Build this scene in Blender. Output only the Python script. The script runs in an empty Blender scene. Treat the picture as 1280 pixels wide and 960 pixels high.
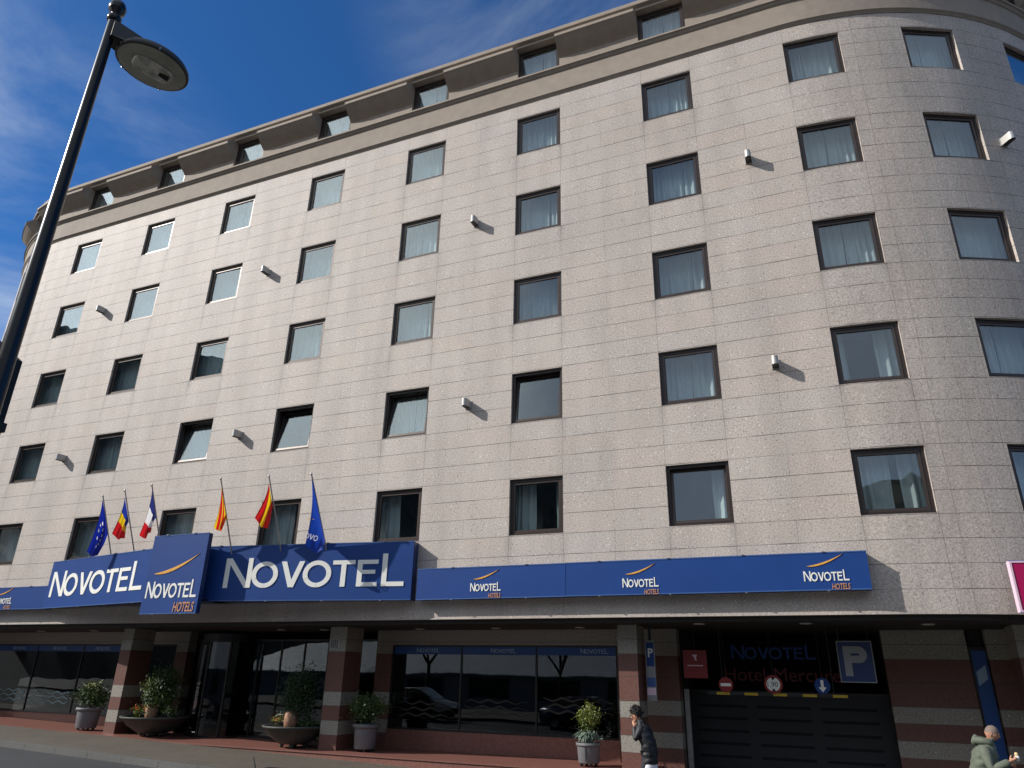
import bpy, bmesh, math, random
from mathutils import Vector, Matrix, Euler
random.seed(7)
R = math.radians
sc = bpy.context.scene
col = sc.collection

# ------------------------------------------------------------------ camera
cd = bpy.data.cameras.new('camera'); cam = bpy.data.objects.new('camera', cd); col.objects.link(cam)
cam.location = (7.1878, -16.7655, -3.3301)
cam.rotation_euler = (1.9606, -0.0194, 0.3968)
cd.sensor_width = 36; cd.lens = 894.2436 / 1280 * 36
cd.clip_end = 3000; cd.clip_start = 0.05
sc.camera = cam

# ------------------------------------------------------------------ world, sun, exposure
SUN = Vector((-1.7, -1.0, 1.26)).normalized()
w = bpy.data.worlds.new('World'); sc.world = w; w.use_nodes = True
nt = w.node_tree; nt.nodes.clear()
def N(nt, t, **k):
    n = nt.nodes.new(t)
    for a, b in k.items():
        if a in n.inputs and not hasattr(n, a): n.inputs[a].default_value = b
        else: setattr(n, a, b)
    return n
sky = N(nt, 'ShaderNodeTexSky', sky_type='NISHITA', sun_disc=False)
sky.sun_elevation = math.asin(SUN.z); sky.sun_rotation = math.atan2(SUN.x, SUN.y)
sky.altitude = 1000; sky.air_density = 1.0; sky.dust_density = 0.25; sky.ozone_density = 4.0
tc = N(nt, 'ShaderNodeTexCoord')
def clouds(scale, lo, hi, seedv, dist):
    mp = N(nt, 'ShaderNodeMapping'); mp.inputs['Location'].default_value = seedv; mp.inputs['Scale'].default_value = (1.1, 1, 1.5)
    nt.links.new(tc.outputs['Generated'], mp.inputs['Vector'])
    no = N(nt, 'ShaderNodeTexNoise'); no.inputs['Scale'].default_value = scale; no.inputs['Detail'].default_value = 9
    no.inputs['Roughness'].default_value = .62; no.inputs['Distortion'].default_value = dist
    nt.links.new(mp.outputs[0], no.inputs['Vector'])
    mr = N(nt, 'ShaderNodeMapRange'); mr.inputs[1].default_value = lo; mr.inputs[2].default_value = hi
    mr.interpolation_type = 'SMOOTHSTEP'
    nt.links.new(no.outputs[0], mr.inputs[0]); return mr
def lobe(d, a, b):
    dp = N(nt, 'ShaderNodeVectorMath', operation='DOT_PRODUCT'); dp.inputs[1].default_value = Vector(d).normalized()
    nt.links.new(tc.outputs['Generated'], dp.inputs[0])
    mr = N(nt, 'ShaderNodeMapRange'); mr.inputs[1].default_value = a; mr.inputs[2].default_value = b; mr.interpolation_type = 'SMOOTHSTEP'
    nt.links.new(dp.outputs['Value'], mr.inputs[0]); return mr
def M2(op, a, b):
    m = N(nt, 'ShaderNodeMath', operation=op); m.use_clamp = (op != 'MULTIPLY')
    for i, x in enumerate((a, b)):
        if isinstance(x, (int, float)): m.inputs[i].default_value = x
        else: nt.links.new(x.outputs[0], m.inputs[i])
    return m
c1 = clouds(1.7, .38, .8, (3.1, 1.2, .4), .8)
wisps = M2('MULTIPLY', c1, M2('ADD', M2('MULTIPLY', lobe((-.825, .40, .405), .938, .995), .85), M2('MULTIPLY', lobe((-.22, .6, .77), .965, 1.0), .38)))
c2 = clouds(1.1, .20, .62, (.3, 5.2, 2.4), .3)
south = M2('MULTIPLY', c2, lobe((-.15, -.9, .45), .05, .6))
west = M2('MULTIPLY', lobe((-.68, -.56, .47), .88, .985), M2('ADD', M2('MULTIPLY', c2, .5), .45))
cm = M2('ADD', wisps, M2('MULTIPLY', south, .68))
mx = N(nt, 'ShaderNodeMix', data_type='RGBA'); mx.inputs[7].default_value = (13.5, 14.8, 16.0, 1)
gain = N(nt, 'ShaderNodeMix', data_type='RGBA', blend_type='MULTIPLY'); gain.inputs[0].default_value = 1; gain.inputs[7].default_value = (.60, 1.40, 2.10, 1)
nt.links.new(sky.outputs[0], gain.inputs[6])
nt.links.new(cm.outputs[0], mx.inputs[0]); nt.links.new(gain.outputs[2], mx.inputs[6])
mx2 = N(nt, 'ShaderNodeMix', data_type='RGBA'); mx2.inputs[7].default_value = (33, 36, 37, 1)
nt.links.new(west.outputs[0], mx2.inputs[0]); nt.links.new(mx.outputs[2], mx2.inputs[6])
bg = N(nt, 'ShaderNodeBackground'); bg.inputs[1].default_value = .05
out = N(nt, 'ShaderNodeOutputWorld')
nt.links.new(mx2.outputs[2], bg.inputs[0]); nt.links.new(bg.outputs[0], out.inputs[0])
sl = bpy.data.lights.new('sun', 'SUN'); sl.energy = 4.2; sl.angle = R(.53); sl.color = (1, .955, .89)
so = bpy.data.objects.new('sun', sl); col.objects.link(so); so.rotation_euler = SUN.to_track_quat('Z', 'Y').to_euler(); so.location = (-40, -25, 40)
sc.view_settings.view_transform = 'Standard'; sc.view_settings.look = 'None'; sc.view_settings.gamma = 1
sc.view_settings.use_curve_mapping = False
sc.view_settings.exposure = 0.25

# ------------------------------------------------------------------ materials
MAT = {}
def mat(name, c, rough=.6, metal=0, spec=.5, noise=None, bump=None, emit=None, coat=0, trans=None):
    m = bpy.data.materials.new(name); m.use_nodes = True; t = m.node_tree
    b = t.nodes['Principled BSDF']; b.inputs['Base Color'].default_value = (*c, 1)
    b.inputs['Roughness'].default_value = rough; b.inputs['Metallic'].default_value = metal
    b.inputs['Specular IOR Level'].default_value = spec
    if coat: b.inputs['Coat Weight'].default_value = coat
    if noise or bump:
        co = t.nodes.new('ShaderNodeTexCoord')
    if noise:                       # (scale, amount)
        s, a = noise; n = t.nodes.new('ShaderNodeTexNoise'); n.inputs['Scale'].default_value = s; n.inputs['Detail'].default_value = 6
        n.inputs['Roughness'].default_value = .65
        t.links.new(co.outputs['Object'], n.inputs['Vector'])
        cr = t.nodes.new('ShaderNodeMapRange'); cr.inputs[1].default_value = .3; cr.inputs[2].default_value = .7
        cr.inputs[3].default_value = 1 - a; cr.inputs[4].default_value = 1 + a
        t.links.new(n.outputs[0], cr.inputs[0])
        v = t.nodes.new('ShaderNodeVectorMath'); v.operation = 'SCALE'; v.inputs[0].default_value = c
        t.links.new(cr.outputs[0], v.inputs['Scale']); t.links.new(v.outputs[0], b.inputs['Base Color'])
    if bump:
        s, a = bump; n = t.nodes.new('ShaderNodeTexNoise'); n.inputs['Scale'].default_value = s; n.inputs['Detail'].default_value = 5
        t.links.new(co.outputs['Object'], n.inputs['Vector'])
        bp = t.nodes.new('ShaderNodeBump'); bp.inputs['Strength'].default_value = a; bp.inputs['Distance'].default_value = .01
        t.links.new(n.outputs[0], bp.inputs['Height']); t.links.new(bp.outputs[0], b.inputs['Normal'])
    MAT[name] = m; return m

def mth(t, op, a, b=None, c=None, clamp=False):
    m = t.nodes.new('ShaderNodeMath'); m.operation = op; m.use_clamp = clamp
    for i, x in enumerate((a, b, c)):
        if x is None: continue
        if isinstance(x, (int, float)): m.inputs[i].default_value = x
        else: t.links.new(x, m.inputs[i])
    return m.outputs[0]
def mixc(t, f, a, b, mode='MIX'):
    m = t.nodes.new('ShaderNodeMix'); m.data_type = 'RGBA'; m.blend_type = mode
    for i, x in ((0, f), (6, a), (7, b)):
        if isinstance(x, (int, float)): m.inputs[i].default_value = x
        elif isinstance(x, tuple): m.inputs[i].default_value = (*x, 1) if len(x) == 3 else x
        else: t.links.new(x, m.inputs[i])
    return m.outputs[2]

def granite_color(t, vec, light, dark, sc1=28):
    """exposed aggregate: fine speckle, dark chips, a few bright chips"""
    n = t.nodes.new('ShaderNodeTexNoise'); n.inputs['Scale'].default_value = sc1; n.inputs['Detail'].default_value = 4; n.inputs['Roughness'].default_value = .75
    t.links.new(vec, n.inputs['Vector'])
    f = t.nodes.new('ShaderNodeMapRange'); f.inputs[1].default_value = .37; f.inputs[2].default_value = .63; t.links.new(n.outputs[0], f.inputs[0])
    c = mixc(t, f.outputs[0], dark, light)
    v = t.nodes.new('ShaderNodeTexVoronoi'); v.inputs['Scale'].default_value = 17; v.inputs['Randomness'].default_value = 1; t.links.new(vec, v.inputs['Vector'])
    sx = t.nodes.new('ShaderNodeSeparateColor'); t.links.new(v.outputs['Color'], sx.inputs[0])
    chip = mth(t, 'MULTIPLY', mth(t, 'LESS_THAN', v.outputs['Distance'], .30), mth(t, 'GREATER_THAN', sx.outputs[0], .90))
    c = mixc(t, mth(t, 'MULTIPLY', chip, .55), c, (.10, .085, .075))
    wchip = mth(t, 'MULTIPLY', mth(t, 'LESS_THAN', v.outputs['Distance'], .28), mth(t, 'GREATER_THAN', sx.outputs[1], .975))
    c = mixc(t, mth(t, 'MULTIPLY', wchip, .7), c, (.78, .76, .73))
    return c, n.outputs[0]

def make_panel_stone():
    m = bpy.data.materials.new('granite_panels'); m.use_nodes = True; t = m.node_tree; b = t.nodes['Principled BSDF']
    uv = t.nodes.new('ShaderNodeUVMap'); uv.uv_map = 'UVMap'
    sp = t.nodes.new('ShaderNodeSeparateXYZ'); t.links.new(uv.outputs[0], sp.inputs[0])
    U, V = sp.outputs[0], sp.outputs[1]
    P = 4.0659; curved = mth(t, 'MAXIMUM', mth(t, 'GREATER_THAN', U, 9.6), mth(t, 'LESS_THAN', U, -20.4))
    # straight part: joints at both sides of the window column and in the middle of the bay
    k = mth(t, 'DIVIDE', U, P); kf = mth(t, 'SUBTRACT', k, mth(t, 'FLOOR', k)); x = mth(t, 'MULTIPLY', kf, P)
    d0 = mth(t, 'MINIMUM', x, mth(t, 'SUBTRACT', P, x)); d1 = mth(t, 'ABSOLUTE', mth(t, 'SUBTRACT', x, 1.461))
    d2 = mth(t, 'ABSOLUTE', mth(t, 'SUBTRACT', x, 2.76))
    idx = mth(t, 'ADD', mth(t, 'MULTIPLY', mth(t, 'FLOOR', k), 3.0), mth(t, 'ADD', mth(t, 'GREATER_THAN', x, 1.461), mth(t, 'GREATER_THAN', x, 2.76)))
    row = mth(t, 'FLOOR', mth(t, 'DIVIDE', mth(t, 'ADD', V, 20.0), .5))
    # per-row choice of whether the mid joint is open
    wn = t.nodes.new('ShaderNodeTexWhiteNoise'); wn.noise_dimensions = '2D'
    cv = t.nodes.new('ShaderNodeCombineXYZ'); t.links.new(mth(t, 'FLOOR', k), cv.inputs[0]); t.links.new(row, cv.inputs[1]); t.links.new(cv.outputs[0], wn.inputs['Vector'])
    d2 = mth(t, 'ADD', d2, mth(t, 'MULTIPLY', wn.outputs[0], .008))
    # curved part: slabs 0.62 wide
    q = mth(t, 'DIVIDE', U, .62); qf = mth(t, 'SUBTRACT', q, mth(t, 'FLOOR', q)); dq = mth(t, 'MULTIPLY', mth(t, 'MINIMUM', qf, mth(t, 'SUBTRACT', 1.0, qf)), .62)
    ds = mth(t, 'MINIMUM', mth(t, 'MINIMUM', d0, d1), d2)
    dv = mth(t, 'ADD', mth(t, 'MULTIPLY', ds, mth(t, 'SUBTRACT', 1.0, curved)), mth(t, 'MULTIPLY', dq, curved))
    idc = mth(t, 'ADD', mth(t, 'MULTIPLY', idx, mth(t, 'SUBTRACT', 1.0, curved)), mth(t, 'MULTIPLY', mth(t, 'FLOOR', q), curved))
    h = mth(t, 'DIVIDE', mth(t, 'ADD', V, 20.02), .5); hf = mth(t, 'SUBTRACT', h, mth(t, 'FLOOR', h)); dh = mth(t, 'MULTIPLY', mth(t, 'MINIMUM', hf, mth(t, 'SUBTRACT', 1.0, hf)), .5)
    jn = t.nodes.new('ShaderNodeTexNoise'); jn.inputs['Scale'].default_value = 1.6; jn.inputs['Detail'].default_value = 5; t.links.new(uv.outputs[0], jn.inputs['Vector'])
    wj = mth(t, 'ADD', .0045, mth(t, 'MULTIPLY', mth(t, 'SUBTRACT', jn.outputs[0], .42), .030))
    J = mth(t, 'MAXIMUM', mth(t, 'MULTIPLY', mth(t, 'LESS_THAN', dh, mth(t, 'MAXIMUM', wj, .0034)), .78), mth(t, 'MULTIPLY', mth(t, 'LESS_THAN', dv, .0055), mth(t, 'ADD', .12, mth(t, 'MULTIPLY', jn.outputs[0], .75))))
    vec = t.nodes.new('ShaderNodeTexCoord').outputs['Object']
    c, hgt = granite_color(t, vec, (.615, .545, .494), (.315, .267, .237))
    # slab tint
    w2 = t.nodes.new('ShaderNodeTexWhiteNoise'); w2.noise_dimensions = '2D'
    cv2 = t.nodes.new('ShaderNodeCombineXYZ'); t.links.new(idc, cv2.inputs[0]); t.links.new(mth(t, 'FLOOR', h), cv2.inputs[1]); t.links.new(cv2.outputs[0], w2.inputs['Vector'])
    s2 = t.nodes.new('ShaderNodeSeparateColor'); t.links.new(w2.outputs['Color'], s2.inputs[0])
    c = mixc(t, mth(t, 'MULTIPLY', s2.outputs[0], .30), c, mixc(t, .5, c, (.50, .38, .29)))
    c = mixc(t, mth(t, 'MULTIPLY', s2.outputs[1], .28), c, mixc(t, .5, c, (.38, .40, .40)))
    # large stains, streaking downward
    mp = t.nodes.new('ShaderNodeMapping'); mp.inputs['Scale'].default_value = (.9, .9, .22); t.links.new(vec, mp.inputs[0])
    ls = t.nodes.new('ShaderNodeTexNoise'); ls.inputs['Scale'].default_value = 1.4; ls.inputs['Detail'].default_value = 7; t.links.new(mp.outputs[0], ls.inputs['Vector'])
    mr = t.nodes.new('ShaderNodeMapRange'); mr.inputs[1].default_value = .35; mr.inputs[2].default_value = .7; mr.inputs[3].default_value = 1.06; mr.inputs[4].default_value = .86
    t.links.new(ls.outputs[0], mr.inputs[0])
    # rain streaks under the window corners (weathering of the stone)
    vb = mth(t, 'DIVIDE', V, 3.0); vf = mth(t, 'MULTIPLY', mth(t, 'SUBTRACT', vb, mth(t, 'FLOOR', vb)), 3.0)
    below = mth(t, 'MULTIPLY', mth(t, 'GREATER_THAN', vf, 1.9), mth(t, 'DIVIDE', mth(t, 'SUBTRACT', vf, 1.9), 1.1))
    near = mth(t, 'SUBTRACT', 1.0, mth(t, 'DIVIDE', mth(t, 'MINIMUM', d0, d1), .16), clamp=True)
    st = mth(t, 'MULTIPLY', mth(t, 'MULTIPLY', below, near), mth(t, 'MULTIPLY', mth(t, 'POWER', jn.outputs[0], 2.0), 1.1))
    c = mixc(t, mth(t, 'MULTIPLY', st, mth(t, 'SUBTRACT', 1.0, curved)), c, (.16, .14, .13))
    vs = t.nodes.new('ShaderNodeVectorMath'); vs.operation = 'SCALE'; t.links.new(c, vs.inputs[0]); t.links.new(mr.outputs[0], vs.inputs['Scale'])
    c = mixc(t, J, vs.outputs[0], (.10, .085, .075))
    t.links.new(c, b.inputs['Base Color'])
    b.inputs['Roughness'].default_value = .62; b.inputs['Specular IOR Level'].default_value = .45
    bp = t.nodes.new('ShaderNodeBump'); bp.inputs['Strength'].default_value = .5; bp.inputs['Distance'].default_value = .012
    t.links.new(mth(t, 'SUBTRACT', hgt, mth(t, 'MULTIPLY', J, 1.2)), bp.inputs['Height']); t.links.new(bp.outputs[0], b.inputs['Normal'])
    MAT['granite_panels'] = m; return m
make_panel_stone()

def make_banded():
    """cladding of the ground floor: courses of speckled granite and brown-red stone"""
    m = bpy.data.materials.new('banded_stone'); m.use_nodes = True; t = m.node_tree; b = t.nodes['Principled BSDF']
    o = t.nodes.new('ShaderNodeTexCoord').outputs['Object']; sp = t.nodes.new('ShaderNodeSeparateXYZ'); t.links.new(o, sp.inputs[0]); Z = sp.outputs[2]
    g, h = granite_color(t, o, (.37, .345, .30), (.165, .15, .13), 30)
    n = t.nodes.new('ShaderNodeTexNoise'); n.inputs['Scale'].default_value = 22; n.inputs['Detail'].default_value = 6; t.links.new(o, n.inputs['Vector'])
    r = mixc(t, n.outputs[0], (.070, .024, .018), (.20, .092, .072))
    zs = [-2.75, -3.77, -4.12, -4.48, -4.83]
    f = 0.0; acc = None
    cur = mth(t, 'MULTIPLY', mth(t, 'LESS_THAN', Z, zs[0]), mth(t, 'GREATER_THAN', Z, zs[1]))
    cur = mth(t, 'MAXIMUM', cur, mth(t, 'MULTIPLY', mth(t, 'LESS_THAN', Z, zs[2]), mth(t, 'GREATER_THAN', Z, zs[3])))
    cur = mth(t, 'MAXIMUM', cur, mth(t, 'LESS_THAN', Z, zs[4]))
    c = mixc(t, cur, g, r)
    j = None
    for z in zs + [-2.42, -3.25]:
        k = mth(t, 'LESS_THAN', mth(t, 'ABSOLUTE', mth(t, 'SUBTRACT', Z, z)), .007); j = k if j is None else mth(t, 'MAXIMUM', j, k)
    c = mixc(t, mth(t, 'MULTIPLY', j, .75), c, (.05, .04, .035))
    t.links.new(c, b.inputs['Base Color']); b.inputs['Roughness'].default_value = .5
    bp = t.nodes.new('ShaderNodeBump'); bp.inputs['Strength'].default_value = .25; bp.inputs['Distance'].default_value = .006
    t.links.new(h, bp.inputs['Height']); t.links.new(bp.outputs[0], b.inputs['Normal'])
    MAT['banded_stone'] = m
make_banded()

def make_glass(name, tint, refl, rough=.0):
    m = bpy.data.materials.new(name); m.use_nodes = True; t = m.node_tree; t.nodes.clear()
    o = t.nodes.new('ShaderNodeOutputMaterial'); tr = t.nodes.new('ShaderNodeBsdfTransparent'); tr.inputs[0].default_value = (*tint, 1)
    gl = t.nodes.new('ShaderNodeBsdfGlossy'); gl.inputs['Roughness'].default_value = rough; gl.inputs['Color'].default_value = (.93, .98, 1, 1)
    lw = t.nodes.new('ShaderNodeLayerWeight'); lw.inputs[0].default_value = .5      # Schlick reflectance, the same from both sides
    f = mth(t, 'MULTIPLY', mth(t, 'ADD', .045, mth(t, 'MULTIPLY', mth(t, 'POWER', lw.outputs['Facing'], 4.0), .95)), refl, clamp=True)
    co = t.nodes.new('ShaderNodeTexCoord'); n = t.nodes.new('ShaderNodeTexNoise'); n.inputs['Scale'].default_value = .9; n.inputs['Detail'].default_value = 1
    t.links.new(co.outputs['Object'], n.inputs['Vector'])
    bp = t.nodes.new('ShaderNodeBump'); bp.inputs['Strength'].default_value = .06; bp.inputs['Distance'].default_value = .05
    t.links.new(n.outputs[0], bp.inputs['Height']); t.links.new(bp.outputs[0], gl.inputs['Normal'])
    mx = t.nodes.new('ShaderNodeMixShader'); t.links.new(f, mx.inputs[0]); t.links.new(tr.outputs[0], mx.inputs[1]); t.links.new(gl.outputs[0], mx.inputs[2])
    t.links.new(mx.outputs[0], o.inputs[0]); MAT[name] = m
make_glass('room_glass', (.93, .968, .972), 1.8)
make_glass('shop_glass', (.55, .58, .60), .95)
make_glass('car_glass', (.25, .28, .3), 1.6)

def make_sheer():
    m = bpy.data.materials.new('sheer_curtain'); m.use_nodes = True; t = m.node_tree; t.nodes.clear()
    o = t.nodes.new('ShaderNodeOutputMaterial'); d = t.nodes.new('ShaderNodeBsdfDiffuse'); d.inputs[0].default_value = (.74, .80, .79, 1)
    l = t.nodes.new('ShaderNodeBsdfTranslucent'); l.inputs[0].default_value = (.7, .76, .76, 1)
    mx = t.nodes.new('ShaderNodeMixShader'); mx.inputs[0].default_value = .3; t.links.new(d.outputs[0], mx.inputs[1]); t.links.new(l.outputs[0], mx.inputs[2])
    t.links.new(mx.outputs[0], o.inputs[0]); MAT['sheer_curtain'] = m
make_sheer()

def make_leaf(name, a, b, c=None):
    m = bpy.data.materials.new(name); m.use_nodes = True; t = m.node_tree; p = t.nodes['Principled BSDF']
    co = t.nodes.new('ShaderNodeTexCoord'); n = t.nodes.new('ShaderNodeTexNoise'); n.inputs['Scale'].default_value = 19; n.inputs['Detail'].default_value = 3
    t.links.new(co.outputs['Object'], n.inputs['Vector'])
    mr = t.nodes.new('ShaderNodeMapRange'); mr.inputs[1].default_value = .35; mr.inputs[2].default_value = .65; t.links.new(n.outputs[0], mr.inputs[0])
    t.links.new(mixc(t, mr.outputs[0], a, b), p.inputs['Base Color']); p.inputs['Roughness'].default_value = .5
    p.inputs['Subsurface Weight'].default_value = 0
    MAT[name] = m
make_leaf('leaf_green', (.018, .045, .012), (.07, .115, .02))
make_leaf('leaf_yellowgreen', (.10, .14, .02), (.24, .26, .04))
make_leaf('leaf_dark', (.012, .03, .012), (.035, .065, .02))
make_leaf('leaf_silver', (.10, .15, .12), (.22, .28, .22))

mat('cornice_render', (.30, .250, .205), .8, noise=(3.2, .10), bump=(60, .15))
mat('bronze_frame', (.032, .022, .019), .38, .2, noise=(8, .15))
mat('sash_frame', (.065, .048, .042), .33, .4)
mat('black_gasket', (.012, .012, .013), .6)
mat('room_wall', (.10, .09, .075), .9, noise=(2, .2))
mat('sign_blue', (.010, .048, .205), .42, spec=.3, noise=(.8, .07))
mat('sign_blue_dark', (.01, .03, .12), .4)
mat('sign_edge', (.04, .10, .28), .4)
mat('sign_white', (.80, .79, .74), .45)
mat('sign_gold', (.72, .36, .07), .4)
mat('sign_orange', (.50, .24, .13), .45)
mat('sign_grey', (.26, .27, .28), .4)
mat('magenta', (.42, .005, .09), .35)
mat('pink_edge', (.75, .55, .66), .4)
mat('red', (.22, .008, .008), .4)
mat('red_dull', (.11, .008, .007), .5)
mat('yellow', (.42, .28, .01), .5)
mat('steel', (.42, .42, .42), .32, .8)
mat('steel_dull', (.33, .32, .31), .5, .5, noise=(12, .2))
mat('lamp_metal', (.43, .42, .40), .45, .35)
mat('lamp_dark', (.05, .048, .046), .45, .3)
mat('pole_black', (.009, .009, .010), .24, .0, spec=.35)
mat('box_black', (.008, .008, .009), .7)
mat('lamp_lens', (.38, .39, .34), .35, noise=(6, .25))
mat('lamp_reflector', (.60, .61, .55), .4, .2, noise=(14, .5))
mat('dark_metal', (.02, .02, .022), .4, .3)
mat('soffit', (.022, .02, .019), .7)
mat('downlight', (.5, .5, .48), .3, .3)
mat('podium_stone', (.19, .078, .06), .5, noise=(14, .25), bump=(30, .2))
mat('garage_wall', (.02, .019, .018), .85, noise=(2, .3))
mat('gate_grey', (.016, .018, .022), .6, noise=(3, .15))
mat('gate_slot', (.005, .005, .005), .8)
mat('vinyl_blue', (.010, .07, .28), .4)
mat('vinyl_pale', (.20, .32, .34), .5)
mat('vinyl_text', (.30, .45, .62), .5)
mat('pot_grey', (.14, .14, .15), .6, noise=(9, .12))
mat('pot_dark', (.055, .06, .055), .6, noise=(6, .15))
mat('terracotta', (.36, .19, .12), .7, noise=(9, .15))
mat('soil', (.03, .02, .015), .95)
mat('flower_orange', (.7, .16, .03), .5)
mat('flower_white', (.75, .75, .70), .5)
mat('flower_yellow', (.75, .62, .03), .5)
mat('bark', (.045, .035, .028), .85, noise=(20, .3))
mat('skin', (.46, .235, .15), .5)
mat('hair_dark', (.012, .01, .009), .55, noise=(60, .4), bump=(70, .8))
mat('hair_shaved', (.17, .125, .10), .7)
mat('jacket_black', (.012, .013, .017), .6, bump=(14, .3))
mat('jacket_olive', (.105, .12, .088), .75, noise=(9, .14), bump=(22, .5))
mat('trousers_dark', (.02, .022, .03), .8)
mat('shirt_white', (.75, .76, .82), .7)
mat('lips', (.32, .11, .09), .5)
mat('eye_dark', (.02, .015, .012), .3)
mat('paper_white', (.8, .8, .78), .6)
mat('bread', (.62, .45, .22), .8)
mat('car_silver', (.50, .53, .55), .3, .6, coat=.8)
mat('car_black', (.012, .012, .014), .3, .2, coat=.9)
mat('car_blue', (.03, .05, .10), .3, .3, coat=.9)
mat('tyre', (.015, .015, .015), .85)
mat('tail_red', (.4, .01, .01), .3)
mat('head_glass', (.6, .62, .64), .2)
mat('roof_sheet', (.46, .47, .48), .5, .2, noise=(.7, .12))
mat('plaster_pale', (.34, .33, .31), .85, noise=(1.2, .1))
mat('flag_eu', (.006, .018, .26), .65); mat('flag_blue', (.015, .035, .30), .65); mat('flag_navy', (.02, .03, .16), .65)
mat('flag_yellow', (.72, .46, .01), .65); mat('flag_red', (.50, .012, .018), .65); mat('flag_white', (.72, .72, .76), .65)
mat('flag_hotel', (.008, .045, .33), .65)
for k_ in ('eu', 'blue', 'navy', 'yellow', 'red', 'white', 'hotel'):
    t_ = MAT['flag_' + k_].node_tree; p_ = t_.nodes['Principled BSDF']; tl = t_.nodes.new('ShaderNodeBsdfTranslucent'); tl.inputs[0].default_value = tuple(min(1, x * 1.5) for x in p_.inputs['Base Color'].default_value[:3]) + (1,)
    ms = t_.nodes.new('ShaderNodeMixShader'); ms.inputs[0].default_value = .4; t_.links.new(p_.outputs[0], ms.inputs[1]); t_.links.new(tl.outputs[0], ms.inputs[2]); t_.links.new(ms.outputs[0], t_.nodes['Material Output'].inputs[0])

def make_ground(name, a, b, s1, s2, bump, tile=None, rough=.85):
    m = bpy.data.materials.new(name); m.use_nodes = True; t = m.node_tree; p = t.nodes['Principled BSDF']
    co = t.nodes.new('ShaderNodeTexCoord').outputs['Object']
    n = t.nodes.new('ShaderNodeTexNoise'); n.inputs['Scale'].default_value = s1; n.inputs['Detail'].default_value = 7; n.inputs['Roughness'].default_value = .7; t.links.new(co, n.inputs['Vector'])
    n2 = t.nodes.new('ShaderNodeTexNoise'); n2.inputs['Scale'].default_value = s2; n2.inputs['Detail'].default_value = 4; t.links.new(co, n2.inputs['Vector'])
    mr = t.nodes.new('ShaderNodeMapRange'); mr.inputs[1].default_value = .3; mr.inputs[2].default_value = .7; t.links.new(n.outputs[0], mr.inputs[0])
    c = mixc(t, mr.outputs[0], a, b); c = mixc(t, mth(t, 'MULTIPLY', n2.outputs[0], .7), c, tuple(x * .5 for x in a))
    h = n.outputs[0]
    if tile:
        br = t.nodes.new('ShaderNodeTexBrick'); br.inputs['Scale'].default_value = 1; br.inputs['Brick Width'].default_value = tile[0]; br.inputs['Row Height'].default_value = tile[1]
        br.inputs['Mortar Size'].default_value = .012; t.links.new(co, br.inputs['Vector'])
        c = mixc(t, mth(t, 'MULTIPLY', br.outputs['Fac'], .5), c, tuple(x * .45 for x in a))
    t.links.new(c, p.inputs['Base Color']); p.inputs['Roughness'].default_value = rough
    bp = t.nodes.new('ShaderNodeBump'); bp.inputs['Strength'].default_value = bump; bp.inputs['Distance'].default_value = .01; t.links.new(h, bp.inputs['Height']); t.links.new(bp.outputs[0], p.inputs['Normal'])
    MAT[name] = m
make_ground('asphalt', (.032, .033, .036), (.054, .055, .058), 30, .6, .4)
make_ground('pavement_stone', (.082, .067, .050), (.155, .130, .100), 12, .8, .4, (.42, .42))
make_ground('kerb_stone', (.09, .09, .086), (.16, .156, .148), 25, .9, .3)
make_ground('far_ground', (.06, .06, .045), (.12, .11, .09), 1, .1, .3)
make_ground('hill_forest', (.008, .014, .009), (.05, .055, .035), .09, .02, .3)

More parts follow.
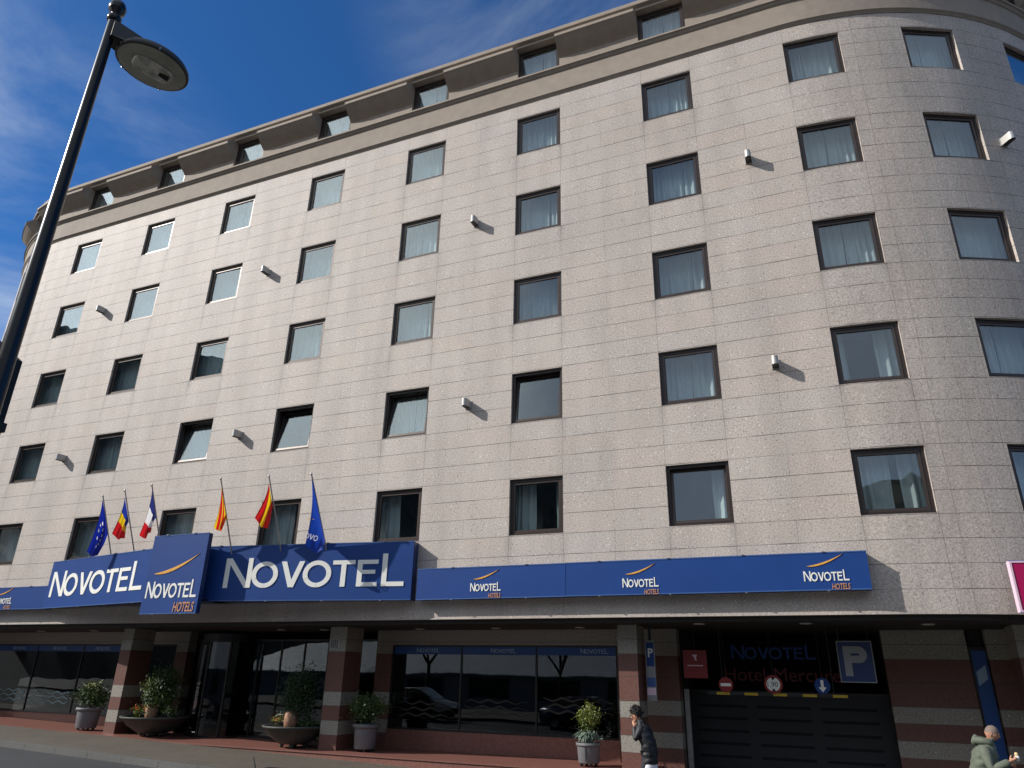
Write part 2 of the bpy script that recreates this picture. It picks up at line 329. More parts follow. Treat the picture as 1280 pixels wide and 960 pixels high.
# ------------------------------------------------------------------ object helpers
def tag(o, label=None, cat=None, group=None, kind=None):
    if label: o['label'] = label
    if cat: o['category'] = cat
    if group: o['group'] = group
    if kind: o['kind'] = kind
    return o
def empty(name, loc=(0, 0, 0), rz=0):
    o = bpy.data.objects.new(name, None); col.objects.link(o); o.location = loc; o.rotation_euler = (0, 0, rz); o.empty_display_size = .2; return o
class MB:
    def __init__(s): s.v = []; s.f = []; s.m = []; s.u = []; s.mats = []; s.smooth = []
    def mi(s, m):
        if m not in s.mats: s.mats.append(m)
        return s.mats.index(m)
    def face(s, pts, m, uv=None, sm=False):
        i = len(s.v); s.v += [tuple(p) for p in pts]; s.f.append(list(range(i, i + len(pts)))); s.m.append(s.mi(m)); s.u.append(uv); s.smooth.append(sm)
    def mesh(s, verts, faces, m, sm=False):
        i = len(s.v); s.v += [tuple(p) for p in verts]; k = s.mi(m)
        for f in faces: s.f.append([i + a for a in f]); s.m.append(k); s.u.append(None); s.smooth.append(sm)
    def box(s, a, b, m, M=None, bev=0):
        x0, y0, z0 = a; x1, y1, z1 = b
        v = [Vector(p) for p in ((x0, y0, z0), (x1, y0, z0), (x1, y1, z0), (x0, y1, z0), (x0, y0, z1), (x1, y0, z1), (x1, y1, z1), (x0, y1, z1))]
        if M: v = [M @ p for p in v]
        s.mesh(v, [(0, 3, 2, 1), (4, 5, 6, 7), (0, 1, 5, 4), (1, 2, 6, 5), (2, 3, 7, 6), (3, 0, 4, 7)], m)
    def tube(s, pts, rad, m, n=10, sm=True, cap=True):
        pts = [Vector(p) for p in pts]; rad = rad if isinstance(rad, (list, tuple)) else [rad] * len(pts); vs = []; fs = []
        for i, p in enumerate(pts):
            d = (pts[min(i + 1, len(pts) - 1)] - pts[max(i - 1, 0)]).normalized()
            a = d.orthogonal().normalized() if i == 0 else (a - d * a.dot(d)).normalized()
            b = d.cross(a)
            for k in range(n): vs.append(p + (a * math.cos(2 * math.pi * k / n) + b * math.sin(2 * math.pi * k / n)) * rad[i])
        for i in range(len(pts) - 1):
            for k in range(n): fs.append((i * n + k, i * n + (k + 1) % n, (i + 1) * n + (k + 1) % n, (i + 1) * n + k))
        s.mesh(vs, fs, m, sm)
        if cap:
            s.mesh(vs[:n][::-1], [tuple(range(n))], m); s.mesh(vs[-n:], [tuple(range(n))], m)
    def lathe(s, prof, m, c=(0, 0, 0), n=28, sm=True):
        vs = []; fs = []; c = Vector(c)
        for r, z in prof:
            for k in range(n): a = 2 * math.pi * k / n; vs.append(c + Vector((r * math.cos(a), r * math.sin(a), z)))
        for i in range(len(prof) - 1):
            for k in range(n): fs.append((i * n + k, i * n + (k + 1) % n, (i + 1) * n + (k + 1) % n, (i + 1) * n + k))
        s.mesh(vs, fs, m, sm)
    def prism(s, poly, m, fr, th):
        """poly: 2-D outline; fr: (origin, ux, uz, n); extruded th along n"""
        O, ux, uz, n = fr; s.pk = getattr(s, 'pk', 0) + 1; th = th + (s.pk % 5) * .0007; f = [O + ux * p[0] + uz * p[1] + n * th for p in poly]; bk = [O + ux * p[0] + uz * p[1] for p in poly]; k = len(poly)
        i = len(s.v); s.v += [tuple(p) for p in f + bk]; mm = s.mi(m)
        for fc in [list(range(k))] + [[a, (a + 1) % k, k + (a + 1) % k, k + a] for a in range(k)]:
            s.f.append([i + q for q in fc]); s.m.append(mm); s.u.append(None); s.smooth.append(False)
    def build(s, name, parent=None, loc=None):
        me = bpy.data.meshes.new(name); me.from_pydata(s.v, [], s.f)
        for m in s.mats: me.materials.append(MAT[m])
        me.polygons.foreach_set('material_index', s.m); me.polygons.foreach_set('use_smooth', s.smooth)
        if any(u for u in s.u):
            ul = me.uv_layers.new(name='UVMap')
            for p, u in zip(me.polygons, s.u):
                if u:
                    for li, q in zip(p.loop_indices, u): ul.data[li].uv = q
        me.update(); o = bpy.data.objects.new(name, me); col.objects.link(o)
        if parent: o.parent = parent
        if loc: o.location = loc
        return o
def V(*a): return Vector(a)

# ------------------------------------------------------------------ hotel plan curve
RC = 8.9; SR = 7.95; SL = -21.3
def pos(s, off=0, z=0):
    if s > SR:
        t = (s - SR) / RC; r = RC + off; return V(SR + r * math.sin(t), RC - r * math.cos(t), z)
    if s < SL:
        t = (SL - s) / RC; r = RC + off; return V(SL - r * math.sin(t), RC - r * math.cos(t), z)
    return V(s, -off, z)
def srange(a, b, step=.31):
    out = [a]; x = a
    for e in sorted({a, b, *([SR] if a < SR < b else []), *([SL] if a < SL < b else [])})[1:]:
        lo = out[-1]
        if lo >= SR - 1e-6 or e <= SL + 1e-6: n = max(1, int(math.ceil((e - lo) / step)))
        else: n = 1
        for i in range(1, n + 1): out.append(lo + (e - lo) * i / n)
    return out
def sweep(mb, prof, a, b, m, caps=False, closed=False):
    ss = srange(a, b); pr = prof + [prof[0]] if closed else prof
    for i in range(len(ss) - 1):
        for j in range(len(pr) - 1):
            (o0, z0), (o1, z1) = pr[j], pr[j + 1]
            mb.face([pos(ss[i], o0, z0), pos(ss[i + 1], o0, z0), pos(ss[i + 1], o1, z1), pos(ss[i], o1, z1)], m,
                    [(ss[i], z0), (ss[i + 1], z0), (ss[i + 1], z1), (ss[i], z1)], sm=(a >= SR or b <= SL) and False)
    if caps:
        mb.face([pos(a, o, z) for o, z in prof], m); mb.face([pos(b, o, z) for o, z in prof][::-1], m)

hotel = empty('hotel_building', (-6.5, 0, -5.2))
hotel_off = V(6.5, 0, 5.2)
tag(hotel, 'long granite-clad hotel with rows of square windows and a rounded corner', 'building')
def P(mb, name, parent=None):          # part of the hotel, built in world coordinates
    o = mb.build(name, parent or hotel)
    if parent is None: o.location = hotel_off
    return o

WW, WH = 1.461, 1.457; PITCH = 4.0659
col_s = {k: (k - 6) * PITCH for k in range(1, 8)}; col_s[8] = 8.12; col_s[9] = 11.23; col_s[10] = 14.36; col_s[11] = 17.5; col_s[0] = -25.0; col_s[-1] = -28.2
ROWZ = {r: (5 - r) * 3.0 for r in range(1, 6)}
SMIN, SMAX = -31.5, 21.0
TH = .17

def build_wall():
    mb = MB(); cuts = set(srange(SMIN, SMAX, .33))
    for c, s in col_s.items(): cuts |= {s, s + WW}
    cuts = sorted(cuts); cs = [cuts[0]]
    for c in cuts[1:]:
        if c - cs[-1] > 1e-4: cs.append(c)
    edges = {x for s in col_s.values() for x in (s, s + WW)}
    cs = [c for i, c in enumerate(cs) if c in edges or i in (0, len(cs) - 1) or c in (SR, SL) or all(abs(c - e) > .05 for e in edges)]
    zs = [-2.0]
    for r in (5, 4, 3, 2, 1): zs += [ROWZ[r], ROWZ[r] + WH]
    zs += [14.02]
    for i in range(len(cs) - 1):
        a, b = cs[i], cs[i + 1]; mid = (a + b) / 2
        incol = any(s < mid < s + WW for s in col_s.values())
        for j in range(len(zs) - 1):
            if incol and j % 2 == 1: continue
            mb.face([pos(a, 0, zs[j]), pos(b, 0, zs[j]), pos(b, 0, zs[j + 1]), pos(a, 0, zs[j + 1])], 'granite_panels',
                    [(a, zs[j]), (b, zs[j]), (b, zs[j + 1]), (a, zs[j + 1])])
    # reveals
    for c, s in col_s.items():
        for r, z in ROWZ.items():
            e = s + WW; cc = [x for x in cs if s - 1e-6 <= x <= e + 1e-6]
            mb.face([pos(s, 0, z), pos(s, 0, z + WH), pos(s, -TH, z + WH), pos(s, -TH, z)], 'granite_panels', [(s, z), (s, z + WH), (s + TH, z + WH), (s + TH, z)])
            mb.face([pos(e, 0, z + WH), pos(e, 0, z), pos(e, -TH, z), pos(e, -TH, z + WH)], 'granite_panels', [(e, z + WH), (e, z), (e + TH, z), (e + TH, z + WH)])
            for p, q in zip(cc, cc[1:]):
                mb.face([pos(p, 0, z), pos(q, 0, z), pos(q, -TH - .02, z), pos(p, -TH - .02, z)], 'granite_panels', [(p, z + .2), (q, z + .2), (q, z + .3), (p, z + .3)])
                mb.face([pos(p, 0, z + WH), pos(p, -TH - .02, z + WH), pos(q, -TH - .02, z + WH), pos(q, 0, z + WH)], 'granite_panels', [(p, z + .2), (p, z + .3), (q, z + .3), (q, z + .2)])
    # underside return of the facade above the ground floor
    sweep(mb, [(-.14, -2.0), (0, -2.0)], SMIN, SMAX, 'granite_panels')
    P(mb, 'wall')
build_wall()

# cornice, dormer storey, coping
mb = MB()
sweep(mb, [(-.03, 14.0), (.015, 14.0), (.03, 14.03), (.085, 14.09), (.085, 14.12)], SMIN, SMAX, 'cornice_render')
sweep(mb, [(.085, 14.12), (.085, 14.84), (.12, 14.865), (.155, 14.93), (.20, 14.955), (.20, 15.015), (-.5, 15.03)], SMIN, SMAX, 'cornice_render')
c_ = P(mb, 'cornice')
mb = MB()
sweep(mb, [(-.6, 16.33), (.17, 16.35), (.17, 16.46), (.27, 16.485), (.275, 16.50), (.275, 16.63), (.25, 16.65), (-6.0, 16.68)], SMIN, SMAX, 'cornice_render')
P(mb, 'roof')
blk = [(-.45, 15.02), (.03, 15.02), (.03, 15.50), (.09, 15.55), (.20, 15.64), (.32, 15.75), (.42, 15.86), (.50, 15.955), (.52, 15.96), (.52, 16.07), (.49, 16.09), (.23, 16.34), (-.45, 16.32)]
keys = sorted(col_s)
prev = SMIN + .01
for k in keys + [None]:
    a = prev; b = col_s[k] if k is not None else SMAX - .01
    if b - a > .2:
        m_ = MB(); sweep(m_, blk, a + .003, b - .003, 'cornice_render', caps=True, closed=True); P(m_, 'eaves_block')
    if k is not None: prev = col_s[k] + WW

# ------------------------------------------------------------------ window units (each mesh shared)
def ring(mb, x0, z0, x1, z1, wd, y0, y1, m):
    mb.box((x0, y0, z0), (x0 + wd, y1, z1), m); mb.box((x1 - wd, y0, z0), (x1, y1, z1), m)
    mb.box((x0 + wd, y0, z0), (x1 - wd, y1, z0 + wd), m); mb.box((x0 + wd, y0, z1 - wd), (x1 - wd, y1, z1), m)
def fr_mesh(w, h):
    mb = MB(); ring(mb, 0.004, 0.004, w - .004, h - .004, .072, .07, .19, 'bronze_frame'); mb.box((.0, .02, .002), (w, .075, .022), 'sash_frame')
    return mb
def sash_mesh(w, h):
    mb = MB(); ring(mb, .076, .076, w - .076, h - .076, .056, .085, .15, 'sash_frame'); ring(mb, .132, .132, w - .132, h - .132, .010, .11, .13, 'black_gasket'); return mb
def pane_mesh(w, h):
    mb = MB(); mb.box((.134, .112, .134), (w - .134, .124, h - .134), 'room_glass'); return mb
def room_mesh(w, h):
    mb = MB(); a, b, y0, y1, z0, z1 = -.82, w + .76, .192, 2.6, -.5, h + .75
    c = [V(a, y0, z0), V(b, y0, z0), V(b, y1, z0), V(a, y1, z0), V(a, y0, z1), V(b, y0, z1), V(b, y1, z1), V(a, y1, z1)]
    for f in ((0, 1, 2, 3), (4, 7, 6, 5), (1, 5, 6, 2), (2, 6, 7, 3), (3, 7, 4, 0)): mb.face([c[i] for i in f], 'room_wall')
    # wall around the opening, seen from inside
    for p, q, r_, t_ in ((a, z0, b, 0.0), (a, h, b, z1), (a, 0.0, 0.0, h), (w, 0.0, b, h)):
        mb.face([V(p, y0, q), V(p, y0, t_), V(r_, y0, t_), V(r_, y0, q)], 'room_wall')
    return mb
def curtain_mesh(spans, h, seed, y=.52):
    rr = random.Random(seed); mb = MB()
    for (a, b) in spans:
        n = max(10, int((b - a) * 60)); cols_ = []; ph = rr.random() * 6; L = b - a
        for i in range(n + 1):
            x = a + L * i / n; f = rr.uniform(.9, 1.1)
            yy = y + .032 * math.sin(x * 44 + ph + 1.7 * math.sin(x * 6.1 + ph)) * f + .02 * math.sin(x * 17 + ph)
            cols_.append((x, yy))
        rows = [h + .70, h * .66, h * .33, -.3]
        vs = [V(x + .012 * math.sin(j * 1.7 + x * 9), yy + .012 * j * math.sin(x * 23 + j), z) for j, z in enumerate(rows) for (x, yy) in cols_]
        fs = [(j * (n + 1) + i, j * (n + 1) + i + 1, (j + 1) * (n + 1) + i + 1, (j + 1) * (n + 1) + i) for j in range(len(rows) - 1) for i in range(n)]
        mb.mesh(vs, fs, 'sheer_curtain', True)
    return mb
W_ = WW
LO, HI = -.80, 2.2
states = {'closed': [(LO, .71), (.73, HI)], 'closed2': [(LO, .95), (.97, HI)], 'closed3': [(LO, .50), (.52, HI)], 'left': [(LO, .50)], 'left_wide': [(LO, .86)], 'right': [(.98, HI)],
          'sides': [(LO, .42), (1.02, HI)], 'c8r4': [(LO, .34), (.98, HI)], 'c8r5': [(LO, .80), (.98, HI)], 'c6r5': [(LO, .56), (1.12, HI)], 'none': []}
mesh_cache = {}
def mo(kind, mb_fn):
    if kind not in mesh_cache:
        o = mb_fn().build(kind.split(':')[0]); mesh_cache[kind] = o.data; bpy.data.objects.remove(o)
    return mesh_cache[kind]
def addpart(name, me, parent, M=None):
    o = bpy.data.objects.new(name, me); col.objects.link(o); o.parent = parent
    if M is not None: o.matrix_local = M
    return o
cfg = {(8, 4): 'c8r4', (7, 5): 'right', (6, 5): 'c6r5', (5, 5): 'left', (4, 5): 'left_wide', (8, 5): 'c8r5', (6, 4): 'none', (2, 4): 'left_wide', (4, 4): 'none', (9, 5): 'left_wide'}
tilt = {(3, 4): 9, (4, 4): 9, (5, 4): 9, (6, 4): 6, (7, 5): 5, (1, 1): 0}
for c, s in col_s.items():
    if c in (-1, 11): pass
    p0 = pos(s, 0); p1 = pos(s + WW, 0); d = (p1 - p0); Wc = d.length; ux = d.normalized(); ny = V(-ux.y, ux.x, 0)
    for r, z in ROWZ.items():
        Mx = Matrix(((ux.x, ny.x, 0, p0.x), (ux.y, ny.y, 0, p0.y), (0, 0, 1, z), (0, 0, 0, 1)))
        wo = addpart('window', mo('frame', lambda: fr_mesh(Wc if abs(Wc - WW) < .01 else WW - .01, WH)), hotel, Matrix.Translation(hotel_off) @ Mx)
        T = Matrix.Identity(4); a = tilt.get((c, r), 0)
        if a: T = Matrix.Translation((0, .12, .066)) @ Matrix.Rotation(R(-a), 4, 'X') @ Matrix.Translation((0, -.12, -.066))
        jit = Matrix.Rotation(R(random.uniform(-.35, .35)), 4, 'X') @ Matrix.Rotation(R(random.uniform(-.3, .3)), 4, 'Z')
        addpart('sash', mo('sash', lambda: sash_mesh(WW - .01, WH)), wo, T)
        addpart('pane', mo('pane', lambda: pane_mesh(WW - .01, WH)), wo, T @ jit)
        st = cfg.get((c, r)) or random.choice(['closed', 'closed', 'closed2', 'closed3'])
        if states[st]:
            sd = random.randint(0, 2)
            addpart('curtain', mo('curtain:' + st + str(sd), lambda: curtain_mesh(states[st], WH, sd * 7 + 3, .52 if not a else .62)), wo)
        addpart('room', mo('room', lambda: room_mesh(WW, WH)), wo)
    # dormer window of the roof storey
    q0 = pos(s, .02); Mx = Matrix(((ux.x, ny.x, 0, q0.x), (ux.y, ny.y, 0, q0.y), (0, 0, 1, 15.03), (0, 0, 0, 1)))
    DH = 1.27; LEAN = Matrix.Rotation(R(-7), 4, 'X')
    wo = addpart('dormer_window', mo('dframe', lambda: fr_mesh(WW - .01, DH)), hotel, Matrix.Translation(hotel_off) @ Mx)
    addpart('sash', mo('dsash', lambda: sash_mesh(WW - .01, DH)), wo)
    addpart('pane', mo('dpane', lambda: pane_mesh(WW - .01, DH)), wo)
    addpart('curtain', mo('dcurtain', lambda: curtain_mesh(states['closed'], DH, 5, .45)), wo)
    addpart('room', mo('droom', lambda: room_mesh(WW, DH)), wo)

# ------------------------------------------------------------------ ground floor of the hotel
ZS = -2.1
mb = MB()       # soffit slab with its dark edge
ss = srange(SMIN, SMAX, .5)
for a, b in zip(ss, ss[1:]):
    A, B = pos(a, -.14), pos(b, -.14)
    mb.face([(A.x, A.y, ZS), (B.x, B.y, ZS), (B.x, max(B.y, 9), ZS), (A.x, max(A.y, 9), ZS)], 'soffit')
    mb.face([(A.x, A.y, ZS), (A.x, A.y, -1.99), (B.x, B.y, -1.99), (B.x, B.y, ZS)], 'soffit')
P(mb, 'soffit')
PODZ = -5.2
def gz(x, y=0): return -5.444 - .022 * x
def pillar(x0, x1, y0, y1):
    m_ = MB(); m_.box((x0, y0, gz(x1) - .3), (x1, y1, ZS), 'banded_stone'); return P(m_, 'pillar')
pillar(2.50, 2.96, .9, 1.7); pillar(-5.78, -5.22, .9, 1.72); pillar(-13.82, -13.36, .9, 1.75); pillar(-23.6, -23.0, .9, 1.75); pillar(10.72, 11.3, 1.8, 2.6)
YS = 2.5
def shopwall(x0, x1, z0, z1, y=YS, name='shopfront_wall', t=.35):
    m_ = MB(); m_.box((x0, y, z0), (x1, y + t, z1), 'banded_stone'); return P(m_, name)
shopwall(-4.70, 2.05, -2.50, ZS, name='lintel'); shopwall(-5.24, -4.70, -5.4, ZS, name='pier')
shopwall(2.05, 3.60, -5.9, ZS, name='pier')
shopwall(-30.0, -13.12, -2.50, ZS, name='lintel'); shopwall(-13.12, -12.62, -5.4, ZS, name='pier')
m_ = MB(); m_.box((-4.7, YS - .02, -5.5), (2.05, YS + .35, -4.72), 'podium_stone'); P(m_, 'plinth')
m_ = MB(); m_.box((-30, YS - .02, -5.5), (-13.12, YS + .35, -4.80), 'podium_stone'); P(m_, 'plinth')
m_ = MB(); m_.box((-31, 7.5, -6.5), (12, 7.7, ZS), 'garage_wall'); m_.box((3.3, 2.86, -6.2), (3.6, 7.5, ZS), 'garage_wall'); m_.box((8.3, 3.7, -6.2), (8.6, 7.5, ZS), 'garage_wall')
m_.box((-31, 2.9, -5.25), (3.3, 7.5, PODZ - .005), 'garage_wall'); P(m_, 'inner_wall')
# banded wall right of the garage, following the corner
m_ = MB(); m_.box((8.30, 3.4, -6.3), (10.05, 3.7, ZS), 'banded_stone'); m_.box((10.42, 3.3, -6.3), (13.5, 3.6, ZS), 'banded_stone')
P(m_, 'corner_wall')

def gframe(x0, x1, z0, z1, y, mull, wd=.05):
    m_ = MB(); ring(m_, x0, z0, x1, z1, wd, y - .03, y + .05, 'dark_metal')
    for x in mull: m_.box((x - wd / 2, y - .025, z0 + wd), (x + wd / 2, y + .045, z1 - wd), 'dark_metal')
    return m_
def shop_window(x0, x1, z0, z1, mull, name='shop_window', y=YS + .06):
    f = P(gframe(x0, x1, z0, z1, y, mull), name)
    g = MB(); g.box((x0 + .03, y, z0 + .03), (x1 - .03, y + .012, z1 - .03), 'shop_glass'); g.build('pane', f)
    return f
# lettering --------------------------------------------------------
def arcpts(cx, cz, rx, rz, a0, a1, n=28):
    return [(cx + rx * math.cos(R(a0 + (a1 - a0) * i / n)), cz + rz * math.sin(R(a0 + (a1 - a0) * i / n))) for i in range(n + 1)]
def glyph(ch, h, w, t):
    """list of convex-ish polygons, origin bottom-left, cap height h, width w, stroke t"""
    if ch == 'N': return [[(0, 0), (t, 0), (t, h), (0, h)], [(w - t, 0), (w, 0), (w, h), (w - t, h)], [(0, h), (t * 1.25, h), (w, 0), (w - t * 1.25, 0)]]
    if ch == 'V': return [[(0, h), (t * 1.1, h), (w / 2 + t * .55, 0), (w / 2 - t * .55, 0)], [(w - t * 1.1, h), (w, h), (w / 2 + t * .55, 0), (w / 2 - t * .55, 0)]]
    if ch == 'T': return [[(0, h - t * .85), (w, h - t * .85), (w, h), (0, h)], [(w / 2 - t / 2, 0), (w / 2 + t / 2, 0), (w / 2 + t / 2, h), (w / 2 - t / 2, h)]]
    if ch == 'E': return [[(0, 0), (t, 0), (t, h), (0, h)], [(0, 0), (w, 0), (w, t * .85), (0, t * .85)], [(0, h - t * .85), (w, h - t * .85), (w, h), (0, h)], [(0, h * .47), (w * .88, h * .47), (w * .88, h * .47 + t * .8), (0, h * .47 + t * .8)]]
    if ch == 'L': return [[(0, 0), (t, 0), (t, h), (0, h)], [(0, 0), (w, 0), (w, t * .9), (0, t * .9)]]
    if ch == 'H': return [[(0, 0), (t, 0), (t, h), (0, h)], [(w - t, 0), (w, 0), (w, h), (w - t, h)], [(0, h / 2 - t / 2), (w, h / 2 - t / 2), (w, h / 2 + t / 2), (0, h / 2 + t / 2)]]
    if ch == 'O':
        o = arcpts(w / 2, h / 2, w / 2, h / 2 * 1.03, 0, 360); i = arcpts(w / 2, h / 2, w / 2 - t, h / 2 - t * .85, 0, 360)
        return [[o[k], o[k + 1], i[k + 1], i[k]] for k in range(len(o) - 1)]
    if ch == 'P':
        o = arcpts(w - h * .28, h * .72, h * .28, h * .28, -90, 90, 14); i = arcpts(w - h * .28, h * .72, h * .28 - t, h * .28 - t, -90, 90, 14)
        return [[(0, 0), (t, 0), (t, h), (0, h)], [(0, h - t), (w - h * .28, h - t), (w - h * .28, h), (0, h)], [(0, h * .44), (w - h * .28, h * .44), (w - h * .28, h * .44 + t), (0, h * .44 + t)]] + [[o[k], o[k + 1], i[k + 1], i[k]] for k in range(len(o) - 1)]
    if ch == 'S':
        r = h / 4 + t / 4; a = arcpts(w / 2, h - r, w / 2, r, 20, 270, 16); b = arcpts(w / 2, r, w / 2, r, 90, -160, 16)
        ai = arcpts(w / 2, h - r, w / 2 - t, r - t, 20, 270, 16); bi = arcpts(w / 2, r, w / 2 - t, r - t, 90, -160, 16)
        return [[a[k], a[k + 1], ai[k + 1], ai[k]] for k in range(16)] + [[b[k], b[k + 1], bi[k + 1], bi[k]] for k in range(16)]
    return []
NOV = [('N', 0, 1.0, .93), ('O', .93, .84, .89), ('V', 1.90, .84, .77), ('O', 2.64, .84, .92), ('T', 3.59, .84, .71), ('E', 4.38, .84, .64), ('L', 5.15, 1.0, .69)]
def word(mb, fr, width, height, m, th=.012, bold=.155, shear=0, wave=False):
    O, ux, uz, n = fr; sx = width / 5.84
    for ch, x, h, w_ in NOV:
        hh = 1.03 if ch == 'L' else .98 if ch == 'N' else h
        for poly in glyph(ch, hh, w_, bold):
            mb.prism([((x + px + shear * pz) * sx, pz * height) for px, pz in poly], m, fr, th + (.0006 * (NOV.index((ch, x, h, w_)) % 2)))
def text_small(mb, fr, txt, width, height, m, th=.01, bold=.2, gap=.16, shear=.12, cw=.62):
    tot = len(txt) * cw + (len(txt) - 1) * gap; sx = width / tot; x = 0
    for ch in txt:
        for poly in glyph(ch, 1, cw, bold): mb.prism([((x + px + shear * pz) * sx, pz * height) for px, pz in poly], m, fr, th)
        x += cw + gap
def swoosh(mb, fr, w_, h_, thick, m, th=.012):
    up = []; lo = []; n = 26
    for i in range(n + 1):
        t_ = i / n; x = w_ * t_; z = h_ * (t_ ** 1.75); k = thick * math.sin(math.pi * min(1, t_ * 1.02) ** .8) ** .9 if 0 < t_ < .99 else 0
        up.append((x, z + k * .35)); lo.append((x, z - k * .65))
    for i in range(n): mb.prism([lo[i], lo[i + 1], up[i + 1], up[i]], m, fr, th)
def logo(mb, O, ux, n, W, col_='sign_white'):
    """small logo: swoosh, name, second line; O = left end of the name's baseline, W = width of the name"""
    uz = V(0, 0, 1); h = W * .245
    word(mb, (O, ux, uz, n), W, h, col_)
    vs, fs, tw, thh = flat_text('HOTELS', .18); s_ = W * .40 / tw; sz = h * .56 / thh; o_ = O + ux * (W * .60) - uz * (h * .82)
    mb.mesh([o_ + ux * (p[0] * s_) + uz * (p[1] * sz) + n * (.012 + p[2]) for p in vs], fs, 'sign_orange')
    swoosh(mb, (O + ux * (W * .09) + uz * (h * 1.45), ux, uz, n), W * .85, h * 1.12, h * .19, 'sign_gold')

_ft = {}
def flat_text(txt, shear):
    if txt in _ft: return _ft[txt]
    cu = bpy.data.curves.new('t', 'FONT'); cu.body = txt; cu.size = 1; cu.shear = shear; cu.extrude = .004; cu.offset = .012; cu.resolution_u = 4
    t_ = bpy.data.objects.new('t', cu); col.objects.link(t_); bpy.context.view_layer.update()
    me = bpy.data.meshes.new_from_object(t_.evaluated_get(bpy.context.evaluated_depsgraph_get())); bpy.data.objects.remove(t_)
    vs = [v.co.copy() for v in me.vertices]; x0 = min(v.x for v in vs); y0 = min(v.y for v in vs)
    vs = [V(v.x - x0, v.y - y0, v.z) for v in vs]; _ft[txt] = (vs, [tuple(p.vertices) for p in me.polygons], max(v.x for v in vs), max(v.y for v in vs)); return _ft[txt]
DEC = V(0, -1, 0); XU = V(1, 0, 0); ZU = V(0, 0, 1)
def decals(f, x0, x1, zt, texts, waves):
    m_ = MB(); y = YS + .045
    m_.box((x0 + .04, y, zt - .25), (x1 - .04, y + .006, zt - .05), 'vinyl_blue')
    m_.build('vinyl_band', f)
    m_ = MB()
    for tx in texts: m_ = MB(); word(m_, (V(tx, y - .002, zt - .20), XU, ZU, DEC), .75, .12, 'vinyl_text', .003); m_.build('lettering', f)
    if waves:
        for (a, b, z, m) in waves:
            m_ = MB()
            for k in range(3):
                n = int((b - a) * 14)
                for i in range(n):
                    p, q = a + (b - a) * i / n, a + (b - a) * (i + 1) / n
                    f_ = lambda x: z - k * .15 + .055 * abs(((x * 1.9 + k * .35) % 1) * 2 - 1) * 1.6
                    m_.prism([(p, f_(p)), (q, f_(q)), (q, f_(q) + .035 + .02 * math.sin(p * 3)), (p, f_(p) + .035 + .02 * math.sin(p * 3))], m, (V(0, y, 0), XU, ZU, DEC), .002)
            m_.build('wave_decal', f)
f = shop_window(-4.70, 2.05, -4.72, -2.50, [-2.45, -.2]); decals(f, -4.70, 2.05, -2.50, [-3.9, -1.55, 1.05], [(-4.4, -2.6, -4.1, 'soffit'), (-2.3, -.4, -4.0, 'soffit'), (0, 1.9, -3.9, 'soffit')])
f = shop_window(-22.6, -13.12, -4.80, -2.50, [-20.0, -17.6, -15.2]); decals(f, -22.6, -15.2, -2.50, [-21.4, -19.2, -17.0], [(-22.3, -20.2, -4.15, 'vinyl_pale'), (-19.9, -17.8, -4.2, 'vinyl_pale'), (-17.4, -15.4, -4.25, 'pot_dark')])
f = shop_window(-12.6, -5.26, PODZ, -2.33, [-11.6, -11.1, -9.9, -9.0, -8.1, -7.2, -6.3], 'entrance_glazing', YS + .35)
# drum of the revolving door
m_ = MB(); 
for k in range(12):
    a0 = R(180 + 15 * k); a1 = R(180 + 15 * (k + 1)); c = V(-11.0, 2.7, 0); r_ = .85
    if k % 3 == 0: m_.box((c.x + r_ * math.cos(a0) - .03, c.y + r_ * math.sin(a0) - .03, PODZ), (c.x + r_ * math.cos(a0) + .03, c.y + r_ * math.sin(a0) + .03, -2.45), 'dark_metal')
    for z0, z1, mm in ((-2.45, -2.2, 'dark_metal'), (PODZ + .03, -2.45, 'shop_glass'), (PODZ, PODZ + .03, 'dark_metal')):
        m_.face([V(c.x + r_ * math.cos(a0), c.y + r_ * math.sin(a0), z0), V(c.x + r_ * math.cos(a1), c.y + r_ * math.sin(a1), z0), V(c.x + r_ * math.cos(a1), c.y + r_ * math.sin(a1), z1), V(c.x + r_ * math.cos(a0), c.y + r_ * math.sin(a0), z1)], mm)
m_.box((-11.03, 1.9, PODZ), (-10.97, 3.4, -2.46), 'dark_metal')
P(m_, 'entrance_door')
# soffit downlights
for x, y in ((1.33, 1.65), (4.46, .75), (6.73, .88), (9.14, 1.4), (-3.46, 1.86), (-1.06, 1.74), (-8.28, 1.82), (-6.77, 1.94), (-16.2, 1.7), (-18.9, 1.7)):
    m_ = MB(); m_.lathe([(.13, 0), (.13, -.015), (.10, -.02), (.085, -.004), (.0, -.004)], 'downlight', (x, y, ZS - .001), 20); P(m_, 'downlight')
# podium step in front of the shops
m_ = MB(); xs = [-31, -23, -18, -14, -11.1, 3.1]
for a, b in zip(xs, xs[1:]):
    za, zb = max(PODZ, gz(a) + .004), max(PODZ, gz(b) + .004)
    m_.face([(a, .4, za), (b, .4, zb), (b, 3, zb), (a, 3, za)], 'podium_stone')
    m_.face([(a, .4, za - .6), (b, .4, zb - .6), (b, .4, zb), (a, .4, za)], 'podium_stone')
    m_.box((a, .372, min(za, zb) - .028), (b, .402, min(za, zb) + .002), 'podium_stone') if b > -11 else None
m_.face([(3.1, .4, -6.2), (3.1, 3, -6.2), (3.1, 3, PODZ), (3.1, .4, PODZ)], 'podium_stone')
P(m_, 'podium')
